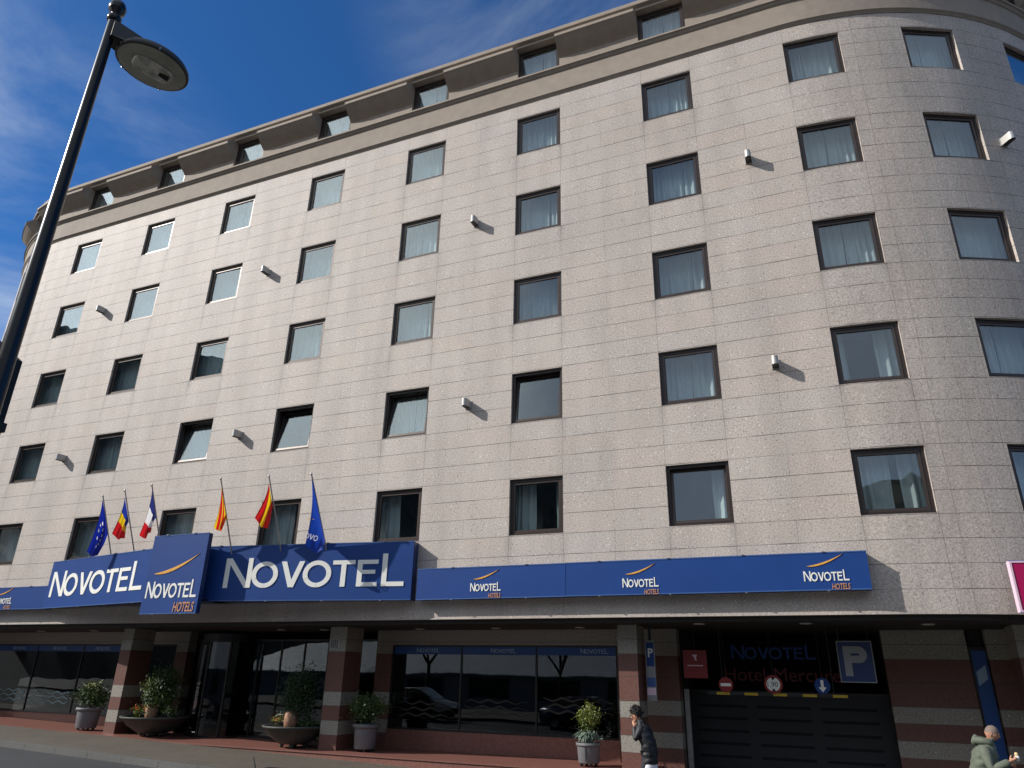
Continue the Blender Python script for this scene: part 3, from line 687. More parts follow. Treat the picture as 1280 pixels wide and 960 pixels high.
# garage gate
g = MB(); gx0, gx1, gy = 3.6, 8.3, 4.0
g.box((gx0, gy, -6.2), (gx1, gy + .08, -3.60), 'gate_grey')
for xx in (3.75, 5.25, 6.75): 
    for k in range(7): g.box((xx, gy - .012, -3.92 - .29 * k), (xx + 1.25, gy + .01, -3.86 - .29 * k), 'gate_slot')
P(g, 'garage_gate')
g = MB(); g.box((gx0, gy - .1, -3.6), (gx1, gy + .3, -3.52), 'dark_metal'); g.box((3.62, 2.95, -6.2), (3.74, 3.07, -3.5), 'steel_dull'); P(g, 'gate_frame')
g = MB()
word(g, (V(4.74, gy - .1, -2.76), XU, ZU, DEC), 2.05, .34, 'sign_blue', .03)
o = P(g, 'wall_lettering')
def bfont(txt, size, m, loc, name, parent=None, ext=.01, rot=(R(90), 0, 0), sx=1):
    cu = bpy.data.curves.new(name, 'FONT'); cu.body = txt; cu.size = size; cu.extrude = ext
    t_ = bpy.data.objects.new(name, cu); col.objects.link(t_); bpy.context.view_layer.update()
    me = bpy.data.meshes.new_from_object(t_.evaluated_get(bpy.context.evaluated_depsgraph_get())); bpy.data.objects.remove(t_)
    me.materials.clear(); me.materials.append(MAT[m]); o = bpy.data.objects.new(name, me); col.objects.link(o)
    o.location = loc; o.rotation_euler = rot; o.scale = (sx, 1, 1)
    if parent: o.parent = parent
    return o
bfont('Hotel', .46, 'red_dull', V(4.5, gy - .1, -3.28) + hotel_off, 'wall_lettering', hotel, .02); bfont('Mercure', .46, 'red_dull', V(5.72, gy - .1, -3.28) + hotel_off, 'wall_lettering', hotel, .02)
# small number plate on the pillar
g = MB(); g.box((-6.0 + .28, .885, -2.68), (-5.86 + .42, .9, -2.42), 'steel_dull')
for k in range(4): g.box((-5.70 + k * .06, .878, -2.66), (-5.675 + k * .06, .886, -2.44), 'dark_metal')
P(g, 'vent_plate')

# ------------------------------------------------------------------ facade signs
def board(name, O, ux, L, z0, z1, th, label, group=None, face_m='sign_blue', back_m='sign_blue_dark'):
    t_ = empty(name, (O.x, O.y, z0)); tag(t_, label, 'sign', group)
    n = V(ux.y, -ux.x, 0)
    M = Matrix(((ux.x, -n.x, 0, 0), (ux.y, -n.y, 0, 0), (0, 0, 1, 0), (0, 0, 0, 1)))
    m_ = MB(); H = z1 - z0
    m_.box((0, 0.004, 0), (L, th, H), back_m, M); m_.box((.0, 0, .0), (L, .004, H), face_m, M)
    m_.box((-.002, -.008, -.012), (L + .002, .012, .012), 'sign_edge', M); m_.box((-.002, -.008, H - .012), (L + .002, .012, H + .012), 'sign_edge', M)
    pn = m_.build('panel', t_)
    br = MB()
    for k in range(max(2, int(L / 1.5))):
        x = L * (k + .5) / max(2, int(L / 1.5)); br.box((x - .03, -.03, H + .012), (x + .03, th + .02, H + .03), 'steel_dull', M); br.box((x - .02, -.02, -.03), (x + .02, .03, -.012), 'steel', M)
    br.build('bracket', t_)
    return t_, n, M
def add_logo(t_, O, ux, n, W, name='lettering'):
    m_ = MB(); logo(m_, O - V(*t_.location), ux, n, W); return m_.build(name, t_)
ya = -.30
t_, n, M = board('sign_board', V(-2.40, ya, 0), XU, 4.01, -1.54, -.79, .36, 'blue hotel sign band directly right of the large white lettered board')
add_logo(t_, V(-.87, ya, -1.375), XU, n, .82)
t_, n, M = board('sign_board', V(1.62, ya, 0), XU, 6.47, -1.535, -.785, .36, 'longest blue hotel sign band with two small logos above the garage')
add_logo(t_, V(2.98, ya, -1.38), XU, n, .82); add_logo(t_, V(6.84, ya, -1.36), XU, n, .86)
t_, n, M = board('sign_board', V(-28.0, ya, 0), XU, 11.7, -1.54, -.84, .36, 'blue hotel sign band at the far left end of the facade')
add_logo(t_, V(-18.72, ya, -1.36), XU, n, .84)
# prow boards
A, B = V(-8.65, -1.2, 0), V(-2.55, -.32, 0); ux = (B - A).normalized()
t_, n, M = board('sign_board', A - ux * .5, ux, (B - A).length + .5, -1.535, -.065, .12, 'large blue board with big white hotel name right of the centre panel')
m_ = MB(); word(m_, (A + ux * .61 + V(0, 0, -1.2) - V(*t_.location), ux, ZU, n), 5.34, .81, 'sign_white', .014); m_.build('lettering', t_)
sb = MB(); sb.box((6.55, .1, 0), (6.66, .42, 1.47), 'sign_blue_dark', M); sb.build('side_panel', t_)
def sun_block_tray(t_, pts):  # bottom panel added to stop sunlight leaking between boards and wall
    m_ = MB(); L_ = V(*t_.location); b_ = [V(x, y, -1.50) - L_ for x, y in pts]; u_ = [p + V(0, 0, .05) for p in b_]; k = len(pts)
    m_.mesh(b_ + u_, [tuple(range(k))[::-1], tuple(range(k, 2 * k))] + [(i, (i + 1) % k, k + (i + 1) % k, k + i) for i in range(k)], 'sign_blue_dark'); m_.build('sun_block_tray', t_)
sun_block_tray(t_, [(-9.0, -1.12), (-2.62, -.22), (-2.62, -.03), (-9.0, -.03)])
A, B = V(-16.3, -.3, 0), V(-10.35, -1.47, 0); ux = (B - A).normalized()
t_, n, M = board('sign_board', A, ux, (B - A).length, -1.535, -.07, .12, 'large blue board with big white hotel name left of the centre panel')
m_ = MB(); word(m_, (A + ux * .25 + V(0, 0, -1.2) - V(*t_.location), ux, ZU, n), 5.36, .81, 'sign_white', .014); m_.build('lettering', t_)
sun_block_tray(t_, [(-16.25, -.2), (-10.45, -1.34), (-10.3, -.03), (-16.25, -.03)])
t_, n, M = board('sign_board', V(-10.40, -1.62, 0), XU, 2.05, -1.89, .24, .14, 'tall blue centre panel with gold swoosh at the sign prow')
add_logo(t_, V(-10.30, -1.62, -1.48), XU, n, 1.86)
sun_block_tray(t_, [(-10.38, -1.50), (-8.38, -1.50), (-8.6, -.03), (-10.2, -.03)])
# magenta sign on the rounded corner
pA = pos(10.60, .38); th_ = (10.6 - SR) / RC; ux = V(math.cos(th_), math.sin(th_), 0)
t_, n, M = board('sign_board', V(10.56, -.05, 0), V(.98, .2, 0).normalized(), 2.6, -2.0, -1.05, .12, 'magenta hotel sign with pale edge at the rounded corner', None, 'magenta', 'pink_edge')
m_ = MB(); ring(m_, 0, 0, 2.6, .95, .035, -.012, .0, 'pink_edge'); o = m_.build('frame', t_); o.rotation_euler = (0, 0, math.atan2(.2, .98))

# ------------------------------------------------------------------ flags
def flag(name, base, tip, corners, colf, label, folds=2.2, amp=.09, extra=None):
    t_ = empty('flag', base); tag(t_, label, 'flag', 'flags above the entrance sign'); L = V(*base)
    m_ = MB(); b, tp = V(*base) - L, V(*tip) - L; d = (tp - b).normalized()
    m_.tube([b - d * .95, tp - d * .02], [.022, .017], 'steel', 10); m_.lathe([(0, -.02), (.026, 0), (.03, .03), (.018, .055), (0, .07)], 'steel', tuple(tp - V(0, 0, .03)), 10); m_.build('pole', t_)
    H0, H1, F0, F1 = [V(*c) - L for c in corners]
    ni, nj = (60, 66) if name == 'eu' else (30, 34); m_ = MB(); g_ = []
    nn = V(.25, -1, .1).normalized()
    for j in range(nj + 1):
        v = j / nj
        for i in range(ni + 1):
            u = i / ni; A = H0.lerp(H1, u); B = F0.lerp(F1, u)
            p = A.lerp(B, v)
            env = math.sin(min(1, v * 1.6) * math.pi / 2)
            p = p + nn * (amp * env * math.sin(2 * math.pi * (folds * u + .25 * v)) + amp * .35 * env * math.sin(2 * math.pi * (folds * 2.3 * u) + v * 2))
            p = p + V(0, 0, -.10 * math.sin(math.pi * u) * v) + V(.11, 0, 0) * math.sin(math.pi * v) * (1 - u)
            g_.append(p)
    for j in range(nj):
        for i in range(ni):
            a = j * (ni + 1) + i
            m_.face([g_[a], g_[a + 1], g_[a + ni + 2], g_[a + ni + 1]], colf((i + .5) / ni, (j + .5) / nj), None, True)
    m_ob = m_.build('cloth', t_); bm = bmesh.new(); bm.from_mesh(m_ob.data); bmesh.ops.remove_doubles(bm, verts=bm.verts, dist=1e-5); bm.to_mesh(m_ob.data); bm.free()
    return t_, g_, ni
def f_eu(u, v):
    for k in range(12):
        a = k * math.pi / 6
        if (u - .5 - .27 * math.cos(a)) ** 2 + ((v - .5 - .27 * math.sin(a))) ** 2 < .0011: return 'flag_white'
    return 'flag_eu'
flag('eu', (-12.92, -.9, -.10), (-12.92, -1.65, 1.61), [(-12.96, -1.61, 1.52), (-12.93, -1.18, .54), (-13.42, -1.31, -.02), (-13.05, -1.31, -.10)], f_eu, 'dark blue flag with pale stars, leftmost over the sign', 1.6, .06)
flag('an', (-11.91, -.95, -.03), (-11.91, -1.74, 1.69), [(-11.97, -1.65, 1.51), (-11.95, -1.34, .82), (-12.4, -1.38, .45), (-11.98, -1.38, .33)], lambda u, v: 'flag_blue' if v < .38 else 'flag_yellow' if v < .66 else 'flag_red', 'blue, yellow and red striped flag', 1.4, .08)
flag('fr', (-10.66, -1.2, .2), (-10.66, -1.88, 1.72), [(-10.69, -1.82, 1.6), (-10.72, -1.45, .84), (-11.0, -1.58, .28), (-10.72, -1.58, .40)], lambda u, v: 'flag_navy' if v < .36 else 'flag_white' if v < .7 else 'flag_red', 'blue, white and red tricolour flag', 1.4, .08)
flag('ca', (-7.94, -1.2, -.02), (-7.94, -1.97, 1.67), [(-7.98, -1.88, 1.49), (-7.92, -1.48, .6), (-8.14, -1.62, .32), (-7.88, -1.62, .50)], lambda u, v: 'flag_red' if int(u * 9) % 2 == 1 else 'flag_yellow', 'narrow flag of many thin red and yellow stripes', 1.2, .10)
flag('es', (-6.42, -.95, -.05), (-6.42, -1.77, 1.66), [(-6.47, -1.69, 1.5), (-6.47, -1.39, .88), (-6.96, -1.4, .58), (-6.60, -1.4, .33)], lambda u, v: 'flag_red' if u < .27 or u > .75 else 'flag_yellow', 'red and yellow flag with one wide yellow stripe', 1.5, .09)
nt_, g_, ni_ = flag('no', (-5.05, -.75, -.09), (-5.05, -1.7, 1.62), [(-5.07, -1.65, 1.53), (-5.04, -.80, -.02), (-5.27, -1.27, -.2), (-4.74, -1.2, -.33)], lambda u, v: 'flag_hotel', 'bright blue flag with white hotel lettering', 1.0, .05)
m_ = MB(); fr_ = (V(-5.24, -1.42, -.02) - V(*nt_.location), V(.93, .1, -.28).normalized(), V(.28, 0, .95).normalized(), V(.05, -1, .1).normalized())
for ch, x, w_ in (('O', 0, .13), ('V', .145, .12), ('O', .275, .13)):
    for poly in glyph(ch, .14, w_, .022): m_.prism([(p[0] + x, p[1]) for p in poly], 'flag_white', fr_, .004)
swoosh(m_, (V(-5.21, -1.46, .48) - V(*nt_.location), V(1, .1, -.25).normalized(), V(.2, 0, .97).normalized(), V(.05, -1, .1).normalized()), .26, .02, .02, 'sign_gold', .004)
m_.build('lettering', nt_)

# ------------------------------------------------------------------ wall lights
def wall_light(s, z, label):
    p = pos(s, 0, z); q = pos(s, 1, z); n = (q - p).normalized(); ux = V(-n.y, n.x, 0)
    t_ = empty('wall_light', p); t_.rotation_euler = (0, 0, math.atan2(ux.y, ux.x)); tag(t_, label, 'wall light', 'wall lights between the window columns')
    m_ = MB(); w2, L, h = .078, .34, .105; out_ = [(-w2, 0), (-w2, -L + w2)] + [(-w2 * math.cos(R(a)), -L + w2 - w2 * math.sin(R(a))) for a in range(15, 180, 15)] + [(w2, -L + w2), (w2, 0)]
    k = len(out_); vs = [V(x, y, h) for x, y in out_] + [V(x, y, -h) for x, y in out_]
    m_.mesh(vs, [(i, i + 1, k + i + 1, k + i) for i in range(k - 1)], 'lamp_metal', True); m_.build('housing', t_)
    m_ = MB(); m_.mesh([V(x, y, h - .012) for x, y in out_], [tuple(range(k))], 'lamp_dark'); m_.mesh([V(x, y, -h + .012) for x, y in out_], [tuple(range(k))[::-1]], 'lamp_dark'); m_.build('louvre', t_)
    m_ = MB(); m_.box((-.10, -.02, -.12), (.10, 0.0, .12), 'lamp_metal'); m_.build('back_plate', t_)
for s, z, l in ((6.83, 9.74, 'upper wall light second from the right edge, level with the second window row'), (6.83, 3.70, 'rightmost of the lower wall lights, above the rightmost small sign logo'),
                (-1.30, 9.74, 'upper wall light third from the right edge of the facade'), (-1.30, 3.70, 'lower wall light above the small logo next to the large white letters'),
                (-9.44, 9.74, 'upper wall light second from the street lamp pole'), (-9.44, 3.70, 'lower wall light above the striped flags'),
                (-17.57, 9.74, 'upper wall light nearest the street lamp pole'), (-17.57, 3.70, 'lower wall light at the far left, above the blue starry flag'),
                (5.55 + .0, 0, None), (SR + 5.28 - 0, 9.62, 'wall light on the rounded corner at the right edge')):
    if l: wall_light(s, z, l)

# ------------------------------------------------------------------ ground
def sheet(name, xs, y0f, y1f, zf, m, kind='structure', thick=None):
    m_ = MB()
    for a, b in zip(xs, xs[1:]):
        m_.face([(a, y0f(a), zf(a)), (b, y0f(b), zf(b)), (b, y1f(b), zf(b)), (a, y1f(a), zf(a))], m)
    o = m_.build(name); tag(o, kind=kind); return o
def ky(x): return max(-6.0, min(-1.2, -2.98 - .0526 * x))
X = [-60, -45, -31, -25, -20, -15, -10, -5, 0, 5, 10, 15, 25, 40]
def gzf(x): return -5.444 - .022 * max(-60, min(60, x))
sheet('pavement', X, lambda x: ky(x), lambda x: 14.0 if x < -31 or x > 21 else 7.0, lambda x: gzf(x), 'pavement_stone')
m_ = MB()
for a, b in zip(X, X[1:]):
    for q in range(4):
        a2, b2 = a + (b - a) * q / 4 , a + (b - a) * (q + 1) / 4 - .01
        m_.face([(a2, ky(a2) - .16, gzf(a2) + .002), (b2, ky(b2) - .16, gzf(b2) + .002), (b2, ky(b2), gzf(b2) + .002), (a2, ky(a2), gzf(a2) + .002)], 'kerb_stone')
        m_.face([(a2, ky(a2) - .17, gzf(a2) - .2), (b2, ky(b2) - .17, gzf(b2) - .2), (b2, ky(b2) - .16, gzf(b2) + .002), (a2, ky(a2) - .16, gzf(a2) + .002)], 'kerb_stone')
tag(m_.build('kerb'), kind='structure')
sheet('road', X, lambda x: -14.2, lambda x: ky(x) - .1, lambda x: gzf(x) - .13, 'asphalt')
sheet('far_pavement', X, lambda x: -22, lambda x: -14.0, lambda x: gzf(x), 'pavement_stone')
m_ = MB()
for a, b in zip(X, X[1:]): m_.box((a, -14.15, gzf(b) - .3), (b - .01, -14.0, min(gzf(a), gzf(b)) + .004), 'kerb_stone')
tag(m_.build('far_kerb'), kind='structure')
XB = [-900, -60, 60, 900]
sheet('ground', XB, lambda x: -900, lambda x: 900, lambda x: gzf(x) - .30, 'far_ground')
# painted line on the road
sheet('lane_marking', X, lambda x: -8.6, lambda x: -8.48, lambda x: gzf(x) - .126, 'sign_white')

# wooded mountain across the valley
def ridge(phi):     # phi in degrees from -y towards -x
    pts = [(-100, 9), (-60, 12), (-30, 14), (-10, 14.2), (0, 15), (10, 16), (20, 18), (30, 21), (40, 22.6), (50, 22.8), (62, 22.6), (75, 20), (90, 15), (100, 11)]
    for (a, e), (b, g) in zip(pts, pts[1:]):
        if a <= phi <= b: return e + (g - e) * (phi - a) / (b - a)
    return 9
m_ = MB(); rr = random.Random(4); nphi = 200; nr = 16; vs = []
for i in range(nphi + 1):
    phi = -100 + 200 * i / nphi; e = ridge(phi) + .35 * math.sin(phi * .9) + .25 * math.sin(phi * 2.3 + 1) + rr.uniform(-.18, .18)
    for j in range(nr + 1):
        t = j / nr; d = 90 + 210 * t; h = math.tan(R(e)) * 300 * (t ** 1.15) * (1 + (.05 * rr.uniform(-1, 1) if 0 < j < nr else 0))
        vs.append(V(7 - d * math.sin(R(phi)), -d * math.cos(R(phi)), -6.5 + h + 3 * (t > .05)))
fs = [(i * (nr + 1) + j, i * (nr + 1) + j + 1, (i + 1) * (nr + 1) + j + 1, (i + 1) * (nr + 1) + j) for i in range(nphi) for j in range(nr)]
m_.mesh(vs, fs, 'hill_forest'); tag(m_.build('hill'), kind='structure')

# low building across the street (seen mirrored in the shop windows)
t_ = empty('low_building', (-4, -27, gzf(-4))); tag(t_, 'long low pale building mirrored in the shop windows', 'building')
m_ = MB(); m_.box((-34, -8, -.5), (34, 0, 2.25), 'plaster_pale'); m_.build('wall', t_)
m_ = MB(); n = 68
for k in range(n):      # pale seamed roof, pitch made up to catch sun and brighten shop reflections
    x = -34 + k; m_.face([(x, .4, 2.2), (x + 1, .4, 2.2), (x + 1, -8, 4.7), (x, -8, 4.7)], 'roof_sheet'); m_.box((x - .03, .38, 2.2), (x + .03, .42, 2.3), 'steel_dull')
m_.face([(-34, .4, 2.1), (34, .4, 2.1), (34, .4, 2.2), (-34, .4, 2.2)], 'roof_sheet'); m_.face([(-34, -8, 2.2), (34, -8, 2.2), (34, -8, 4.7), (-34, -8, 4.7)], 'plaster_pale'); m_.build('roof', t_)
for k in range(11):
    m_ = MB(); m_.box((-22.5 + k * 5, .0, .7), (-22.5 + k * 5 + 3, .06, 1.9), 'dark_metal'); ring(m_, -22.5 + k * 5, .7, -19.5 + k * 5, 1.9, .08, .01, .12, 'dark_metal'); m_.build('window', t_)

# ------------------------------------------------------------------ street lamp
LX, LY = 3.135, -14.5
t_ = empty('street_lamp', (LX, LY, gzf(LX))); tag(t_, 'black street lamp post with flat oval lantern against the sky', 'street lamp'); L0 = V(LX, LY, gzf(LX))
m_ = MB(); m_.tube([(0, 0, 0), (0, 0, .9), (0, 0, 3.6), (0, 0, 6.40)], [.07, .054, .046, .031], 'pole_black', 24); m_.lathe([(.13, 0), (.13, .04), (.08, .1), (.06, .4)], 'pole_black'); m_.build('pole', t_)
m_ = MB(); m_.lathe([(.036, 6.36), (.045, 6.37), (.045, 6.40), (.028, 6.42), (.03, 6.43), (.052, 6.455), (.057, 6.49), (.045, 6.53), (.0, 6.55)], 'pole_black', n=24); m_.build('finial', t_)
hd = V(.11, .30, 0).normalized(); hs = V(hd.y, -hd.x, 0)
zc = 6.175
def lp(a, b, z): return hd * a + hs * b + V(0, 0, z)
m_ = MB()
m_.mesh([lp(.0, -.055, zc + .03), lp(.0, .055, zc + .03), lp(.26, .12, zc + .012), lp(.26, -.12, zc + .012), lp(.0, -.05, zc + .17), lp(.0, .05, zc + .17), lp(.30, .08, zc + .12), lp(.30, -.08, zc + .12)],
        [(0, 3, 2, 1), (4, 5, 6, 7), (0, 1, 5, 4), (1, 2, 6, 5), (2, 3, 7, 6), (3, 0, 4, 7)], 'lamp_dark'); m_.build('arm', t_)
ca, ra, rb = .305, .245, .205
def ell(k, n, f, z): a = 2 * math.pi * k / n; return lp(ca + ra * f * math.cos(a), rb * f * math.sin(a), z)
m_ = MB(); n = 48; prof = [(.94, zc), (1.0, zc + .004), (1.0, zc + .03), (.93, zc + .06), (.7, zc + .1), (.35, zc + .13), (.02, zc + .14)]
vs = [ell(k, n, f_, z) for f_, z in prof for k in range(n)]; m_.mesh(vs, [(i * n + k, i * n + (k + 1) % n, (i + 1) * n + (k + 1) % n, (i + 1) * n + k) for i in range(len(prof) - 1) for k in range(n)], 'lamp_dark', True)
for k in (4, 13, 22, 31, 40): p = ell(k, n, 1.0, zc + .012); m_.box(tuple(p - V(.004, .004, .012)), tuple(p + V(.004, .004, .008)), 'steel')
hdo = m_.build('lantern', t_)
m_ = MB(); vs = [ell(k, n, f_, z) for f_, z in ((.94, zc + .001), (.6, zc - .006), (.02, zc - .01)) for k in range(n)]
m_.mesh(vs, [(i * n + k, i * n + (k + 1) % n, (i + 1) * n + (k + 1) % n, (i + 1) * n + k) for i in range(2) for k in range(n)], 'lamp_lens', True); m_.build('lens', hdo)
m_ = MB()
def sup(k, f, z): a = 2 * math.pi * k / n; c, s_ = math.cos(a), math.sin(a); e = .55; return lp(ca + .005 + .135 * f * math.copysign(abs(c) ** e, c), .078 * f * math.copysign(abs(s_) ** e, s_), z)
rp = [(1.0, zc - .011), (.95, zc - .021), (.88, zc - .022), (.80, zc - .0165), (.02, zc - .016)]
vs = [sup(k, f_, z) for f_, z in rp for k in range(n)]
m_.mesh(vs, [(i * n + k, i * n + (k + 1) % n, (i + 1) * n + (k + 1) % n, (i + 1) * n + k) for i in range(len(rp) - 1) for k in range(n)], 'lamp_reflector', True)
m_.tube([lp(ca + .05, .0, zc - .018), lp(ca + .115, .0, zc - .018)], [.016, .022], 'dark_metal', 12); m_.build('reflector', hdo)
# black box clamped on the lamp post at the left edge
t_ = empty('signal_box', (LX - .06, LY, -2.35)); tag(t_, 'black box clamped to the lamp post at the left edge of the view', 'signal box')
m_ = MB(); m_.mesh([V(-.30, -.12, -.5), V(0, -.12, -.5), V(0, .12, -.5), V(-.30, .12, -.5), V(-.30, -.12, .86), V(0, -.12, .66), V(0, .12, .66), V(-.30, .12, .86)], [(0, 3, 2, 1), (4, 5, 6, 7), (0, 1, 5, 4), (1, 2, 6, 5), (2, 3, 7, 6), (3, 0, 4, 7)], 'box_black'); m_.build('housing', t_)
m_ = MB(); m_.box((-.02, -.07, .2), (.12, .07, .25), 'box_black'); m_.box((-.02, -.07, -.3), (.12, .07, -.25), 'box_black'); m_.build('clamp', t_)

# ------------------------------------------------------------------ planters
def leaves(mb, c, rad, n, size, m, rr, shape='ball', up=0):
    c = V(*c)
    clumps = []
    for _ in range(max(6, n // 45)):
        v = V(rr.gauss(0, 1), rr.gauss(0, 1), rr.gauss(0, 1)).normalized() * rr.uniform(.35, .95)
        clumps.append(V(v.x * rad[0], v.y * rad[1], v.z * rad[2]))
    for _ in range(n):
        k = rr.choice(clumps); s_ = rr.uniform(.12, .34)
        p = c + k + V(rr.gauss(0, s_) * rad[0], rr.gauss(0, s_) * rad[1], rr.gauss(0, s_) * rad[2])
        a = V(rr.gauss(0, 1), rr.gauss(0, 1), rr.gauss(up, 1)).normalized(); b = a.orthogonal().normalized(); b.rotate(Matrix.Rotation(rr.uniform(0, 6.28), 3, a))
        L = size * rr.uniform(.6, 1.3); w_ = L * .34; q = a.cross(b)
        mb.face([p - a * L * .5, p + b * w_ * .5 + q * w_ * .12, p + a * L * .5, p - b * w_ * .5 + q * w_ * .12], m)
def blades(mb, c, n, L, m, rr, spread=1.0):
    c = V(*c)
    for _ in range(n):
        a = rr.uniform(0, 6.28); o = V(math.cos(a), math.sin(a), 0); Lr = L * rr.uniform(.6, 1.1); p0 = c + o * rr.uniform(0, .12) * spread; s = V(-o.y, o.x, 0) * .014
        t1 = p0 + o * Lr * .45 * spread + V(0, 0, Lr * .55); t2 = p0 + o * Lr * .9 * spread + V(0, 0, Lr * rr.uniform(.1, .7))
        mb.face([p0 - s, p0 + s, t1 + s * 1.4, t1 - s * 1.4], m); mb.face([t1 - s * 1.4, t1 + s * 1.4, t2 + s * .2, t2 - s * .2], m)
def tall_pot(mb, r, h, m, lip=.03):
    mb.lathe([(0, .07), (r * .80, .07), (r * .84, .09), (r * .93, h * .8), (r * .95, h * .86), (r + lip * .3, h * .87), (r + lip, h * .9), (r + lip, h), (r - .02, h), (r - .03, h - .05), (0, h - .05)], m)
    for k in range(4): a = k * math.pi / 2 + .6; mb.box((r * .6 * math.cos(a) - .03, r * .6 * math.sin(a) - .03, 0), (r * .6 * math.cos(a) + .03, r * .6 * math.sin(a) + .03, .08), 'dark_metal')
def bowl(mb, r, h, m):
    mb.lathe([(0, .1), (r * .42, .1), (r * .5, .13), (r * .78, h * .55), (r * .95, h * .88), (r, h * .9), (r + .03, h), (r - .04, h), (r - .07, h - .05), (0, h - .05)], m, n=36)
    for k in range(4): a = k * math.pi / 2 + .5; mb.lathe([(0, 0), (.05, .02), (.06, .06), (.05, .1), (0, .12)], m, (r * .36 * math.cos(a), r * .36 * math.sin(a), 0), 12)
def planter(loc, kind, label, seed):
    rr = random.Random(seed); t_ = empty('potted_plant', loc); tag(t_, label, 'potted plant', 'planters along the hotel front')
    p = MB(); fo = MB(); fl = MB()
    if kind == 'ivory':     # tall grey pot, variegated bush over silver leaves
        tall_pot(p, .29, .50, 'pot_grey', .01); p.box((-.01, -.285, .12), (.01, -.262, .42), 'pot_dark')
        leaves(fo, (0, 0, 1.05), (.30, .28, .27), 900, .07, 'leaf_yellowgreen', rr, up=.3); leaves(fo, (0, 0, .95), (.26, .26, .22), 500, .07, 'leaf_green', rr)
        blades(fo, (0, 0, .48), 130, .42, 'leaf_silver', rr, .8); leaves(fo, (.05, -.05, .62), (.26, .22, .12), 280, .08, 'leaf_silver', rr)
        leaves(fl, (0, -.05, 1.08), (.33, .3, .25), 26, .05, 'flower_white', rr)
    elif kind == 'dark':
        tall_pot(p, .33, .66, 'pot_grey'); leaves(fo, (0, 0, 1.05), (.50, .45, .33), 3600, .075, 'leaf_green', rr)
    elif kind == 'flower':
        tall_pot(p, .36, .66, 'pot_grey'); leaves(fo, (0, 0, .98), (.50, .45, .34), 2600, .095, 'leaf_green', rr, up=.3); leaves(fo, (.1, 0, 1.15), (.35, .3, .25), 250, .10, 'leaf_yellowgreen', rr)
        leaves(fl, (.15, -.1, 1.25), (.36, .3, .2), 26, .07, 'flower_white', rr); leaves(fl, (.0, -.1, 1.28), (.12, .1, .12), 30, .1, 'flower_yellow', rr)
    elif kind == 'bowl':
        bowl(p, .86, .55, 'pot_dark')
        leaves(fo, (.05, 0, 1.32), (.50, .48, .62), 6500, .085, 'leaf_dark', rr, up=.5); leaves(fo, (.35, 0, .62), (.4, .4, .12), 300, .09, 'leaf_green', rr)
        leaves(fo, (-.5, -.15, .68), (.25, .25, .13), 260, .08, 'leaf_yellowgreen', rr); leaves(fl, (-.55, -.2, .74), (.2, .2, .13), 40, .07, 'flower_orange', rr); leaves(fl, (-.42, -.2, .80), (.15, .15, .1), 14, .06, 'flower_white', rr)
    elif kind == 'bowl2':
        bowl(p, .98, .55, 'pot_dark')
        leaves(fo, (.05, 0, 1.30), (.56, .5, .60), 6000, .085, 'leaf_green', rr, up=.5); leaves(fo, (-.1, -.1, 1.2), (.45, .42, .5), 900, .09, 'leaf_yellowgreen', rr, up=.5)
        leaves(fo, (.6, 0, .7), (.3, .3, .14), 300, .09, 'leaf_green', rr); leaves(fo, (-.6, -.1, .68), (.32, .28, .16), 320, .09, 'leaf_yellowgreen', rr); leaves(fl, (-.6, -.15, .80), (.28, .25, .15), 90, .08, 'flower_orange', rr)
    p.build('pot', t_)
    if kind.startswith('bowl'):
        q = MB(); q.lathe([(0, .45), (.16, .45), (.19, .7), (.17, .86), (.12, .92), (0, .92)], 'terracotta', (-.1, -.1, 0)); q.build('terracotta_pot', t_)
    s_ = MB(); s_.tube([(0, 0, .4), (.01, 0, .75), (0, .02, 1.05)], [.025, .02, .012], 'bark', 8); s_.build('stem', t_)
    fo.build('foliage', t_)
    if fl.v: fl.build('flowers', t_)
planter((1.62, 1.25, PODZ), 'ivory', 'grey pot with yellow-green bush and silver leaves, beside the pillar left of the garage', 1)
planter((-4.52, 1.2, PODZ), 'dark', 'tall grey pot with a rounded dark shrub beside the pier right of the entrance', 2)
planter((-6.68, .45 + .55, PODZ), 'bowl', 'wide dark bowl with dense dark shrub and orange flowers before the entrance', 3)
planter((-12.25, 1.35, PODZ + .02), 'bowl2', 'wide dark bowl with bright green shrub beside the left pillar', 4)
planter((-14.85, 1.1, PODZ + .08), 'flower', 'tall grey pot with leafy plant and yellow bloom, leftmost of the planters', 5)

